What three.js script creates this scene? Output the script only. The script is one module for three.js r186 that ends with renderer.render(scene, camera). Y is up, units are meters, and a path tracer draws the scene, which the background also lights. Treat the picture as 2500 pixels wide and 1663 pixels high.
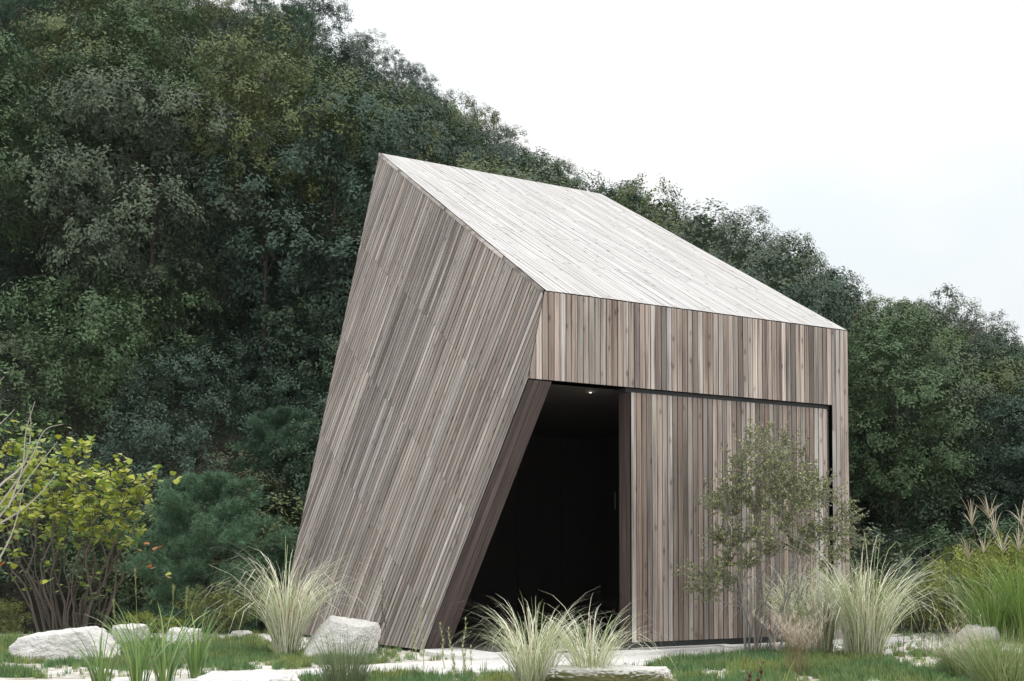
import * as THREE from 'three';
import { mergeGeometries } from 'three/addons/utils/BufferGeometryUtils.js';
import { createNoise3D } from 'simplex-noise';

// ------------------------------------------------------------------ camera, sky, sun, exposure
const scene = new THREE.Scene();
const FOC = 3000, PITCH = 0.038, CY = 1252, TH = 0.536, EYE = new THREE.Vector3(-9.201, 1.299, 14.564);   // photo pixels, metres
const FWD = new THREE.Vector3(Math.sin(TH), 0, -Math.cos(TH)), RGT = new THREE.Vector3(Math.cos(TH), 0, Math.sin(TH)), UPV = new THREE.Vector3(0, 1, 0);
const camera = new THREE.PerspectiveCamera(2 * Math.atan(CY / FOC) * 180 / Math.PI, 2500 / (2 * CY), 0.1, 1200);
camera.position.copy(EYE);
camera.lookAt(EYE.clone().addScaledVector(FWD, Math.cos(PITCH)).addScaledVector(UPV, Math.sin(PITCH)));
camera.setViewOffset(2500, 2 * CY, 0, 0, 2500, 1663);          // shifted lens: verticals stay upright
camera.updateProjectionMatrix();
scene.add(camera);

const renderer = new THREE.WebGLRenderer({ antialias: true });
renderer.toneMapping = THREE.LinearToneMapping;
renderer.toneMappingExposure = 1.06;
renderer.shadowMap.enabled = true;

const rngOf = (s) => () => { s |= 0; s = s + 0x6D2B79F5 | 0; let t = Math.imul(s ^ s >>> 15, 1 | s); t = t + Math.imul(t ^ t >>> 7, 61 | t) ^ t; return ((t ^ t >>> 14) >>> 0) / 4294967296; };
const noise3 = createNoise3D(rngOf(77));
const fbm3 = (x, y, z, o = 4) => { let a = 0, w = 0.5, f = 1; for (let i = 0; i < o; i++) { a += w * noise3(x * f, y * f, z * f); f *= 2.03; w *= 0.5; } return a; };

{ // bright, thinly veiled sky: white cloud with faint pale blue patches, a little brighter overhead
  const W = 512, H = 256, d = new Float32Array(W * H * 4);
  for (let j = 0; j < H; j++) for (let i = 0; i < W; i++) {
    const el = (j + 0.5) / H * Math.PI - Math.PI / 2, az = (i + 0.5) / W * 2 * Math.PI;
    const x = Math.cos(el) * Math.cos(az), y = Math.sin(el), z = Math.cos(el) * Math.sin(az);
    const b = THREE.MathUtils.smoothstep(fbm3(x * 1.7 + 3, y * 3.5, z * 1.7 - 1, 4), 0.0, 0.5);
    const k = (j * W + i) * 4, L = 0.84 + 0.56 * Math.max(0, y);      // an overcast sky is brighter overhead than near the horizon
    d[k] = L * (1 - 0.13 * b); d[k + 1] = L * (1 - 0.06 * b); d[k + 2] = L * (1 - 0.03 * b); d[k + 3] = 1;
  }
  const sky = new THREE.DataTexture(d, W, H, THREE.RGBAFormat, THREE.FloatType);
  sky.mapping = THREE.EquirectangularReflectionMapping; sky.magFilter = sky.minFilter = THREE.LinearFilter; sky.needsUpdate = true;
  scene.background = sky; scene.environment = sky;
}
const sun = new THREE.DirectionalLight(0xfff8f0, 1.5);
sun.position.set(7, 50, 15); sun.target.position.set(0, 0, 0);
sun.castShadow = true; sun.shadow.radius = 20; sun.shadow.mapSize.set(2048, 2048);
Object.assign(sun.shadow.camera, { left: -60, right: 60, top: 60, bottom: -60, near: 1, far: 260 });
scene.add(sun, sun.target);
scene.fog = new THREE.FogExp2(0xdfe9ee, 0.00016);

// ------------------------------------------------------------------ helpers
const V = (x, y, z) => new THREE.Vector3(x, y, z);
const lerp = THREE.MathUtils.lerp, clamp = THREE.MathUtils.clamp, smooth = THREE.MathUtils.smoothstep;
const F2 = FWD.clone().multiplyScalar(Math.cos(PITCH)).addScaledVector(UPV, Math.sin(PITCH)), U2 = UPV.clone().multiplyScalar(Math.cos(PITCH)).addScaledVector(FWD, -Math.sin(PITCH));
const rayOf = (px, py) => F2.clone().addScaledVector(RGT, (px - 1250) / FOC).addScaledVector(U2, (CY - py) / FOC);
const onGround = (px, py, y = -0.07) => { const r = rayOf(px, py), t = (y - EYE.y) / r.y; return EYE.clone().addScaledVector(r, t); };
const atDepth = (px, py, Z) => { const r = rayOf(px, py); return EYE.clone().addScaledVector(r, Z / r.dot(FWD)); };
const toPix = (p) => { const d = p.clone().sub(EYE), z = d.dot(F2); return [1250 + FOC * d.dot(RGT) / z, CY - FOC * d.dot(U2) / z, z]; };
const lat = (X, Z, y = 0) => EYE.clone().addScaledVector(RGT, X).addScaledVector(FWD, Z).setY(y);
const latOf = (p) => { const d = p.clone().sub(EYE); return [d.dot(RGT), d.dot(FWD)]; };

const used = {};
const numbered = (n) => { used[n] = (used[n] ?? -1) + 1; return used[n] ? n + '_' + String(used[n]).padStart(3, '0') : n; };
function tag(o, label, category, group, kind) {
  if (label) o.userData.label = label; if (category) o.userData.category = category; if (group) o.userData.group = group; if (kind) o.userData.kind = kind; return o;
}
function thing(name, label, category, pos, group) { const g = new THREE.Group(); g.name = numbered(name); if (pos) g.position.copy(pos); scene.add(g); return tag(g, label, category, group); }
function part(name, geo, mat, parent) { const m = new THREE.Mesh(geo, mat); m.name = parent === scene ? numbered(name) : name; m.castShadow = m.receiveShadow = true; parent.add(m); return m; }
const ones = ['', 'first', 'second', 'third', 'fourth', 'fifth', 'sixth', 'seventh', 'eighth', 'ninth', 'tenth', 'eleventh', 'twelfth', 'thirteenth', 'fourteenth', 'fifteenth', 'sixteenth', 'seventeenth', 'eighteenth', 'nineteenth'];
const tens = ['', '', 'twent', 'thirt', 'fort', 'fift', 'sixt'];
const ordinal = (n) => n < 20 ? ones[n] : n % 10 ? tens[Math.floor(n / 10)] + 'y-' + ones[n % 10] : tens[Math.floor(n / 10)] + 'ieth';

class MB {                                                     // collects coloured triangles for one mesh
  constructor() { this.p = []; this.n = []; this.c = []; this.u = []; this.i = []; }
  v(x, y, z, nx, ny, nz, c, u = 0, w = 0) { this.p.push(x, y, z); this.n.push(nx, ny, nz); this.c.push(c[0], c[1], c[2]); this.u.push(u, w); return this.p.length / 3 - 1; }
  tri(a, b, c) { this.i.push(a, b, c); }
  leaf(o, dir, nor, len, wid, c, fold = 0.15) {               // rhombic leaf, lightly folded on its rib
    const s = V().crossVectors(dir, nor).normalize();
    const m = 0.45, lx = o.x + dir.x * len * m, ly = o.y + dir.y * len * m, lz = o.z + dir.z * len * m, h = wid * fold, w = wid / 2;
    const a = this.v(o.x, o.y, o.z, nor.x, nor.y, nor.z, c), t = this.v(o.x + dir.x * len, o.y + dir.y * len, o.z + dir.z * len, nor.x, nor.y, nor.z, c);
    const k = 0.45;
    const l = this.v(lx + s.x * w + nor.x * h, ly + s.y * w + nor.y * h, lz + s.z * w + nor.z * h, nor.x - s.x * k, nor.y - s.y * k, nor.z - s.z * k, c);
    const r = this.v(lx - s.x * w + nor.x * h, ly - s.y * w + nor.y * h, lz - s.z * w + nor.z * h, nor.x + s.x * k, nor.y + s.y * k, nor.z + s.z * k, c);
    this.tri(a, l, t); this.tri(a, t, r);
  }
  tube(pts, r0, r1, c, sides = 5) {                            // tapered tube along points
    const ref = V(0.31, 0.2, 0.93); let prev = null;
    for (let k = 0; k < pts.length; k++) {
      const d = V().subVectors(pts[Math.min(k + 1, pts.length - 1)], pts[Math.max(k - 1, 0)]).normalize();
      const a = V().crossVectors(d, ref).normalize(), b = V().crossVectors(d, a), r = lerp(r0, r1, k / (pts.length - 1)), ring = [];
      for (let s = 0; s <= sides; s++) { const q = s / sides * 2 * Math.PI, cx = Math.cos(q), sx = Math.sin(q), nx = a.x * cx + b.x * sx, ny = a.y * cx + b.y * sx, nz = a.z * cx + b.z * sx; ring.push(this.v(pts[k].x + nx * r, pts[k].y + ny * r, pts[k].z + nz * r, nx, ny, nz, c, s / sides, k * 0.35)); }
      if (prev) for (let s = 0; s < sides; s++) { this.tri(prev[s], prev[s + 1], ring[s]); this.tri(prev[s + 1], ring[s + 1], ring[s]); }
      prev = ring;
    }
  }
  blade(o, az, a0, bend, len, wid, c, n = 6, twist = 0, kink = 1.6) {     // arching ribbon
    const hx = Math.cos(az), hz = Math.sin(az); let x = o.x, y = o.y, z = o.z, L = null;
    const side = az + Math.PI / 2 + twist, sx = Math.cos(side), sz = Math.sin(side);
    for (let k = 0; k <= n; k++) {
      const t = k / n, ang = a0 + bend * Math.pow(t, kink), w = wid * (t < 0.12 ? 0.75 + t * 2 : 1 - Math.pow((t - 0.12) / 0.88, 2.2)) / 2 + 0.0004;
      const nx = -Math.cos(ang) * hx, ny = Math.sin(ang), nz = -Math.cos(ang) * hz;
      const a = this.v(x + sx * w, y, z + sz * w, nx, ny, nz, c), b = this.v(x - sx * w, y, z - sz * w, nx, ny, nz, c);
      if (L) { this.tri(L[0], a, L[1]); this.tri(L[1], a, b); }
      L = [a, b];
      x += hx * Math.sin(ang) * len / n; z += hz * Math.sin(ang) * len / n; y += Math.cos(ang) * len / n;
    }
    return V(x, y, z);
  }
  box(a, b, c) {                                               // axis box from corner a to corner b
    const X = [a.x, b.x], Y = [a.y, b.y], Z = [a.z, b.z];
    for (const [ax, s] of [[0, 0], [0, 1], [1, 0], [1, 1], [2, 0], [2, 1]]) {
      const q = [[0, 0], [1, 0], [1, 1], [0, 1]].map(([u, w]) => ax === 0 ? [X[s], Y[u], Z[w]] : ax === 1 ? [X[u], Y[s], Z[w]] : [X[u], Y[w], Z[s]]);
      const n = [0, 0, 0]; n[ax] = s ? 1 : -1;
      const uv = (p) => ax === 0 ? [p[2], p[1]] : ax === 1 ? [p[0], p[2]] : [p[0], p[1]];
      const id = q.map((p) => this.v(...p, ...n, c, ...uv(p)));
      if ((ax === 1) === (s === 1)) { this.tri(id[0], id[2], id[1]); this.tri(id[0], id[3], id[2]); } else { this.tri(id[0], id[1], id[2]); this.tri(id[0], id[2], id[3]); }
    }
  }
  prism(poly, n, depth, c, uvOf) {                             // convex polygon (3D points) pushed back along -n
    { const w = V(); for (let k = 1; k < poly.length - 1; k++) w.add(V().subVectors(poly[k], poly[0]).cross(V().subVectors(poly[k + 1], poly[0]))); if (w.dot(n) < 0) poly = poly.slice().reverse(); }
    const back = poly.map((p) => p.clone().addScaledVector(n, -depth));
    const f = poly.map((p) => this.v(p.x, p.y, p.z, n.x, n.y, n.z, c, ...uvOf(p))), b = back.map((p) => this.v(p.x, p.y, p.z, -n.x, -n.y, -n.z, c, ...uvOf(p)));
    for (let k = 1; k < poly.length - 1; k++) { this.tri(f[0], f[k], f[k + 1]); this.tri(b[0], b[k + 1], b[k]); }
    for (let k = 0; k < poly.length; k++) {
      const p = poly[k], q = poly[(k + 1) % poly.length], P = back[k], Q = back[(k + 1) % poly.length], e = V().subVectors(q, p).cross(n).normalize();
      const id = [p, q, Q, P].map((w) => this.v(w.x, w.y, w.z, e.x, e.y, e.z, c, ...uvOf(w)));
      this.tri(id[0], id[1], id[2]); this.tri(id[0], id[2], id[3]);
    }
  }
  geo() {
    const g = new THREE.BufferGeometry();
    g.setAttribute('position', new THREE.Float32BufferAttribute(this.p, 3)); g.setAttribute('normal', new THREE.Float32BufferAttribute(this.n, 3));
    g.setAttribute('color', new THREE.Float32BufferAttribute(this.c, 3)); g.setAttribute('uv', new THREE.Float32BufferAttribute(this.u, 2));
    g.setIndex(this.i.length > 0 && this.p.length / 3 > 65000 ? new THREE.Uint32BufferAttribute(this.i, 1) : this.i); return g;
  }
}
const WHITE = [1, 1, 1];
const vary = (c, r, a = 0.2) => { const k = 1 + (r() - 0.5) * 2 * a, h = 1 + (r() - 0.5) * a * 0.6; return [c[0] * k * h, c[1] * k, c[2] * k / h]; };
function rndDir(r) { const z = r() * 2 - 1, a = r() * 6.2832, s = Math.sqrt(1 - z * z); return V(s * Math.cos(a), z, s * Math.sin(a)); }

// ------------------------------------------------------------------ textures and materials
const hash = (x, y, s) => { let h = Math.imul(x, 374761393) + Math.imul(y, 668265263) + Math.imul(s, 1274126177); h = Math.imul(h ^ h >>> 13, 1274126177); return ((h ^ h >>> 16) >>> 0) / 4294967296; };
function pn(x, y, px, py, s) {                                  // periodic value noise
  const xi = Math.floor(x), yi = Math.floor(y), fx = x - xi, fy = y - yi, u = fx * fx * (3 - 2 * fx), w = fy * fy * (3 - 2 * fy), m = (a, b) => ((a % b) + b) % b;
  const x0 = m(xi, px), x1 = m(xi + 1, px), y0 = m(yi, py), y1 = m(yi + 1, py);
  return lerp(lerp(hash(x0, y0, s), hash(x1, y0, s), u), lerp(hash(x0, y1, s), hash(x1, y1, s), u), w);
}
function tex(w, h, fn, srgb = true) {
  const d = new Uint8Array(w * h * 4);
  for (let j = 0; j < h; j++) for (let i = 0; i < w; i++) { const c = fn(i / w, j / h), k = (j * w + i) * 4; for (let q = 0; q < 3; q++) d[k + q] = clamp(Math.round((Array.isArray(c) ? c[q] : c) * 255), 0, 255); d[k + 3] = 255; }
  const t = new THREE.DataTexture(d, w, h); t.wrapS = t.wrapT = THREE.RepeatWrapping; t.magFilter = THREE.LinearFilter; t.minFilter = THREE.LinearMipmapLinearFilter; t.generateMipmaps = true; if (srgb) t.colorSpace = THREE.SRGBColorSpace; t.needsUpdate = true; return t;
}
// weathered boards: long streaks of silver over brown, a few knots; 1 repeat = 1.6 m across, 4.2 m along
const woodFn = (lo, mid, hi, con) => (u, v) => {
  const long = pn(u * 40, v * 2, 40, 2, 3), st = pn(u * 120, v * 5, 120, 5, 5), fine = pn(u * 300, v * 30, 300, 30, 9), patch = pn(u * 14, v * 7, 14, 7, 12);
  let t = 0.5 + con * (0.42 * (long - 0.5) + 0.55 * (st - 0.5) + 0.22 * (fine - 0.5) + 0.32 * (patch - 0.5));
  const kx = u * 14, ky = v * 20, ki = Math.floor(kx), kj = Math.floor(ky);
  if (hash(ki, kj, 31) > 0.9) { const dx = (kx - ki - 0.5) * 1.6 / 14, dy = (ky - kj - 0.5) * 4.2 / 20 / 2.2; t -= 0.45 * Math.exp(-(dx * dx + dy * dy) / 0.00035); }
  t = clamp(t, 0, 1);
  return t < 0.5 ? [0, 1, 2].map((k) => lerp(lo[k], mid[k], t * 2)) : [0, 1, 2].map((k) => lerp(mid[k], hi[k], t * 2 - 1));
};
const wallTex = tex(512, 1024, woodFn([0.40, 0.37, 0.36], [0.665, 0.645, 0.632], [0.83, 0.82, 0.81], 1.0));
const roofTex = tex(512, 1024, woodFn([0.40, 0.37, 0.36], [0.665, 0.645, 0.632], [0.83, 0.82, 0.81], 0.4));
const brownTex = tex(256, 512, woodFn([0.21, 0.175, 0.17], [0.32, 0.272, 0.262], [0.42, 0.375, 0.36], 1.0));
const woodBump = tex(256, 512, (u, v) => 0.5 * pn(u * 120, v * 12, 120, 12, 41) + 0.5 * pn(u * 250, v * 40, 250, 40, 42), false);
const uvScale = (t, a, b) => { t.repeat.set(a, b); return t; };
for (const t of [wallTex, roofTex, brownTex, woodBump]) uvScale(t, 1 / 1.6, 1 / 4.2);
const std = (o) => new THREE.MeshStandardMaterial({ roughness: 0.85, metalness: 0, side: THREE.DoubleSide, ...o });
const M = {};
M.wall = std({ map: wallTex, vertexColors: true, roughness: 0.8, bumpMap: woodBump, bumpScale: 0.0015 });
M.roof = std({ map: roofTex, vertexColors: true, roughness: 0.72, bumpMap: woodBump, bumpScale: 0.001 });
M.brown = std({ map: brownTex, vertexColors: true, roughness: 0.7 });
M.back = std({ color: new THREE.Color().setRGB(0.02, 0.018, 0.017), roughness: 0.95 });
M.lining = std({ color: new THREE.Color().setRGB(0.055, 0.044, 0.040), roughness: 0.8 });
M.steel = std({ color: new THREE.Color().setRGB(0.03, 0.034, 0.037), roughness: 0.55, metalness: 0.2 });
const grey = (u, v, a, b, s) => a + (b - a) * (0.45 * pn(u * 6, v * 6, 6, 6, s) + 0.3 * pn(u * 40, v * 40, 40, 40, s + 1) + 0.25 * pn(u * 256, v * 256, 256, 256, s + 2));
const concreteTex = uvScale(tex(512, 512, (u, v) => { const g = grey(u, v, 0.78, 0.96, 60) - (pn(u * 90, v * 90, 90, 90, 66) > 0.9 ? 0.08 : 0); return [g, g * 0.995, g * 0.985]; }), 0.5, 0.5);
M.concrete = std({ map: concreteTex, roughness: 0.9 });
const sandTex = uvScale(tex(1024, 1024, (u, v) => {
  let g = grey(u, v, 0.62, 1.0, 80); const sp = pn(u * 420, v * 420, 420, 420, 85), sp2 = pn(u * 180, v * 180, 180, 180, 86), dirt = pn(u * 10, v * 10, 10, 10, 87) * 0.6 + pn(u * 47, v * 47, 47, 47, 88) * 0.4;
  if (sp > 0.8) g -= 0.2; if (sp2 > 0.86) g -= 0.16;
  const k = smooth(dirt, 0.56, 0.8) * 0.22; return [g * (1 - k * 0.75), g * (1 - k * 0.9) * 0.99, g * (1 - k * 1.25) * 0.965];
}), 0.25, 0.25);
M.sand = std({ map: sandTex, roughness: 0.95, bumpMap: sandTex, bumpScale: 0.012 });
const litterTex = uvScale(tex(512, 512, (u, v) => { const g = grey(u, v, 0.08, 0.24, 100), k = pn(u * 30, v * 30, 30, 30, 103); return [g * lerp(1.0, 0.8, k), g * lerp(0.82, 0.95, k), g * 0.6]; }), 0.15, 0.15);
M.litter = std({ map: litterTex, roughness: 1 });
const barkTex = tex(128, 256, (u, v) => { const g = 0.2 + 0.3 * pn(u * 12, v * 10, 12, 10, 120) + 0.22 * pn(u * 40, v * 44, 40, 44, 121); return [g, g * 0.93, g * 0.86]; });
M.bark = std({ map: barkTex, vertexColors: true, roughness: 0.95 });
M.stem = std({ vertexColors: true, roughness: 0.85 });
const leafMat = (r, g, b, o = {}) => new THREE.MeshPhysicalMaterial({ color: new THREE.Color().setRGB(r, g, b), vertexColors: true, roughness: 0.6, specularIntensity: 0.55, side: THREE.DoubleSide, ...o });
const thinLeaf = (r, g, b, tr = 0.35, o = {}) => new THREE.MeshPhysicalMaterial({ color: new THREE.Color().setRGB(r, g, b), vertexColors: true, roughness: 0.9, transmission: tr, thickness: 0, side: THREE.DoubleSide, ...o });

// ------------------------------------------------------------------ terrain
const GY = -0.07;
const SKYLINE = [[-420, -560], [0, -300], [560, -40], [740, -5], [800, 45], [880, 105], [945, 165], [1040, 172], [1090, 215], [1140, 272], [1200, 312], [1250, 330], [1300, 368], [1350, 388], [1410, 408], [1480, 428], [1540, 438], [1600, 485], [1680, 505], [1740, 528], [1790, 566], [1850, 578], [1920, 592], [1980, 640], [2060, 665], [2120, 700], [2180, 716], [2240, 714], [2300, 755], [2360, 788], [2410, 776], [2460, 798], [2520, 835], [2900, 980]];
const skyY = (px) => { for (let i = 1; i < SKYLINE.length; i++) if (px <= SKYLINE[i][0]) { const [a, b] = SKYLINE[i - 1], [c, d] = SKYLINE[i]; return lerp(b, d, clamp((px - a) / (c - a), 0, 1)); } return 980; };
const skySmooth = (px) => { let s = 0; for (let k = -4; k <= 4; k++) s += skyY(px + k * 40); return s / 9; };
const ZF = 27.5, crestZ = (t) => lerp(118, 74, smooth(t, -0.3, 0.45)), HT = 8.6;
const crestH = (t) => { const px = 1250 + FOC * clamp(t, -0.55, 0.5), e = (CY - skySmooth(px)) / FOC + PITCH; return EYE.y + e * crestZ(t) - HT; };
function terrain(X, Z) {
  const t = clamp(X / Math.max(Z, 12), -0.7, 0.6);
  const flat = GY + 0.02 * noise3(X * 0.35, 0, Z * 0.35);
  if (Z < 22.6) return flat;
  const dip = lerp(flat, -1.15, smooth(Z, 22.6, 27.5));
  if (Z < ZF) return dip;
  const zc = crestZ(t), hc = crestH(t), s = (Z - ZF) / (zc - ZF);
  const h = s < 1 ? lerp(-1.15, hc, Math.pow(s, 0.95)) : hc - (Z - zc) * 0.25;
  return h + 0.8 * noise3(X * 0.06, 1, Z * 0.06) * smooth(Z, ZF, 45);
}
function sheet(name, x0, x1, nx, zs, mat, label) {
  const p = [], u = [], idx = [];
  for (let j = 0; j < zs.length; j++) for (let i = 0; i <= nx; i++) { const X = lerp(x0, x1, i / nx), w = lat(X, zs[j], terrain(X, zs[j])); p.push(w.x, w.y, w.z); u.push(w.x, w.z); }
  for (let j = 0; j < zs.length - 1; j++) for (let i = 0; i < nx; i++) { const a = j * (nx + 1) + i; idx.push(a, a + 1, a + nx + 1, a + 1, a + nx + 2, a + nx + 1); }
  const g = new THREE.BufferGeometry(); g.setAttribute('position', new THREE.Float32BufferAttribute(p, 3)); g.setAttribute('uv', new THREE.Float32BufferAttribute(u, 2)); g.setIndex(idx); g.computeVertexNormals();
  const m = part(name, g, mat, scene); tag(m, label, name === 'ground' ? 'ground' : 'hill', null, 'structure'); return m;
}
const range = (a, b, n) => Array.from({ length: n + 1 }, (_, i) => lerp(a, b, i / n));
sheet('ground', -90, 90, 180, [...range(-120, 8, 16), ...range(9, 25.2, 66)], M.sand, 'pale sandy ground of the garden around the wooden building');
sheet('hillside', -190, 190, 190, [...range(25.2, 140, 116), ...range(146, 320, 16)], M.litter, 'leaf strewn slope rising behind the wooden building');

// ------------------------------------------------------------------ the timber building
const W = 5.9, HF = 5.078, HL = 3.825, HR = 9.19, DEP = 7.083, BASE = -0.02;
const A = V(0.673, HR, -DEP), B = V(W, HR, -DEP), C = V(W, HF, 0), D = V(0, HF, 0), Lp = V(-0.271, HL, 0), P = V(-1.144, 0, -1.465);
const nL = V().crossVectors(V().subVectors(A, D), V().subVectors(Lp, D)).normalize(); if (nL.x > 0) nL.negate();
const xLeft = (y, z) => D.x - (nL.y * (y - D.y) + nL.z * (z - D.z)) / nL.x;        // x of the leaning wall's face
const drop = (y) => { const k = (Lp.y - y) / (Lp.y - P.y); const z = Lp.z + (P.z - Lp.z) * k; return V(xLeft(y, z), y, z); };
const P0 = drop(BASE), Q0 = V(xLeft(BASE, -DEP), BASE, -DEP);
const house = thing('timber_pavilion', 'tall wedge-shaped building clad in weathered wood boards with a dark doorway', 'building');
function clip(poly, o, n) {                                    // keep the side where (p-o).n <= 0
  const out = [];
  for (let k = 0; k < poly.length; k++) { const a = poly[k], b = poly[(k + 1) % poly.length], da = V().subVectors(a, o).dot(n), db = V().subVectors(b, o).dot(n); if (da <= 0) out.push(a.clone()); if (da * db < 0) out.push(a.clone().lerp(b, da / (da - db))); }
  return out;
}
const area = (p) => { const s = V(); for (let k = 1; k < p.length - 1; k++) s.add(V().subVectors(p[k], p[0]).cross(V().subVectors(p[k + 1], p[0]))); return s.length() / 2; };
const rw = rngOf(2024);
const wallTone = (r, brown, light) => {                        // one board's tone: from silver to brown, light to dark
  const u = r(), b = clamp(0.25 + 0.85 * r() - 0.3 * u, 0, 1) * brown, l = light * (0.6 + 0.82 * Math.pow(u, 1.25)) * (r() < 0.14 ? 0.72 : 1), q = 1 + (r() - 0.5) * 0.05;
  return [l * lerp(1, 0.98, b) * q, l * lerp(0.985, 0.84, b), l * lerp(0.97, 0.755, b) / q];
};
// boards on a plane: polygon, board direction, width direction, joints as cuts along jointN
function boards(name, poly, n, dir, pitch, gap, thick, mat, parent, tone, { origin, rows = [], rowN = null, rowO = null, skip = 0, jitter = 0, limit = 300, restName } = {}) {
  const across = V().crossVectors(n, dir).normalize(), o = origin || poly[0];
  let lo = 1e9, hi = -1e9; for (const p of poly) { const q = V().subVectors(p, o).dot(across); lo = Math.min(lo, q); hi = Math.max(hi, q); }
  const pieces = [];
  for (let k = Math.floor(lo / pitch + 1e-6); k * pitch < hi - 1e-6; k++) {
    let strip = clip(poly, o.clone().addScaledVector(across, k * pitch + gap / 2), across.clone().negate());
    strip = clip(strip, o.clone().addScaledVector(across, (k + 1) * pitch - gap / 2), across);
    if (strip.length < 3) continue;
    const cuts = rows.filter(() => rw() >= skip).map((r) => r + (rw() - 0.5) * 2 * jitter).sort((a, b) => a - b);
    let rest = strip; const own = tone(rw), blend = (c) => c.map((q, j) => lerp(own[j], q, 0.4));
    for (const c of [...cuts, null]) {
      let piece = rest;
      if (c !== null) { const q = rowO.clone().addScaledVector(rowN, c); piece = clip(rest, q.clone().addScaledVector(rowN, -0.0015), rowN); rest = clip(rest, q.clone().addScaledVector(rowN, 0.0015), rowN.clone().negate()); }
      if (piece.length >= 3 && area(piece) > 0.0006) pieces.push([piece, rows.length ? blend(tone(rw)) : own, rw() * 9, rw() * 9, (rw() - 0.5) * 0.004]);
    }
  }
  const order = pieces.slice().sort((a, b) => area(b[0]) - area(a[0])), keep = new Set(order.slice(0, limit)), rest = new MB();
  for (const [pc, c, uo, vo, lift] of pieces.map((p) => p)) {
    const top = pc.map((p) => p.clone().addScaledVector(n, thick + lift)), uvOf = (p) => { const d = V().subVectors(p, o); return [d.dot(across) + uo, d.dot(dir) + vo]; };
    const mine = keep.has(pieces.find((q) => q[0] === pc)), m = mine ? new MB() : rest; m.prism(top, n, thick + lift - 0.002, c, uvOf);
    if (mine) part(name, m.geo(), mat, parent);
  }
  if (rest.i.length) tag(part(restName || name, rest.geo(), mat, parent), null, null, null, 'stuff');
}
const slab = (poly, n, depth) => { const m = new MB(); m.prism(poly, n, depth, WHITE, (p) => [p.x, p.y]); return m.geo(); };
const eAD = V().subVectors(A, D).normalize(); let eDn = V().crossVectors(nL, eAD).normalize(); if (eDn.y > 0) eDn.negate();
const dirB = V().subVectors(P, Lp).normalize();
{ // leaning left wall
  const outer = [A, D, Lp, P0, Q0];
  const m = new MB(); m.prism(outer.map((p) => p.clone()), nL, 0.36, WHITE, (p) => [p.z, p.y]);
  const wall = part('leaning_wall', m.geo(), M.back, house);
  boards('wall_plank', outer, nL, dirB, 0.1045, 0.014, 0.022, M.wall, wall, (r) => wallTone(r, 0.75, 0.86), { origin: D, rows: [1.62, 3.22, 4.87, 6.5, 8.1], rowN: eDn, rowO: D, skip: 0.1, jitter: 0.02, restName: 'short_wall_plank' });
  // return of the wall beside the doorway: four brown boards
  const nR = V().crossVectors(dirB, V(1, 0, 0)).normalize(); if (nR.z < 0) nR.negate();
  const top = drop(HL - 0.012), sh = V(-0.02, 0, 0), R = [top.clone().add(sh), top.clone().add(V(0.375, 0, 0)), P0.clone().add(V(0.375, 0, 0)), P0.clone().add(sh)];
  const rv = part('doorway_return', slab([top.clone().add(V(0.01, 0, 0)), R[1], R[2], P0.clone().add(V(0.01, 0, 0))], nR, 0.05), M.back, house);
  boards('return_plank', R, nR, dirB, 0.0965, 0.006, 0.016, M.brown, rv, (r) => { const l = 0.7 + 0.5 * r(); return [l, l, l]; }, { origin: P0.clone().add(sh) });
}
{ // front: fascia above the doorway and the strip right of the sliding door
  const nF = V(0, 0, 1), zf = V(0, 0, -0.003);
  const fas = [V(0.02, HF, 0), V(W, HF, 0), V(W, HL, 0), V(-0.25, HL, 0)];
  const m = new MB(); m.prism(fas.map((p) => p.clone().add(zf)), nF, 0.3, WHITE, (p) => [p.x, p.y]);
  const f = part('front_fascia', m.geo(), M.back, house);
  const cut = [V(-0.027, HF, 0), V(5.53, HF, 0), V(5.53, HL, 0), V(-0.298, HL, 0)];
  boards('fascia_plank', cut, nF, V(0, -1, 0), 0.1, 0.011, 0.02, M.wall, f, (r) => wallTone(r, 1.2, 0.87), { origin: V(5.53, HL, 0) });
  const strip = [V(5.53, HF, 0), V(W, HF, 0), V(W, BASE, 0), V(5.53, BASE, 0)];
  const s = part('corner_strip', slab([V(5.54, HL, -0.004), V(W, HL, -0.004), V(W, BASE, -0.004), V(5.54, BASE, -0.004)], nF, 0.3), M.back, house);
  boards('corner_plank', strip, nF, V(0, -1, 0), 0.0925, 0.008, 0.02, M.wall, s, (r) => wallTone(r, 1.1, 0.86), { origin: V(5.53, HF, 0), rows: [1.66], rowN: V(0, -1, 0), rowO: V(0, HF, 0), jitter: 0.04, skip: 0.3 });
}
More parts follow.
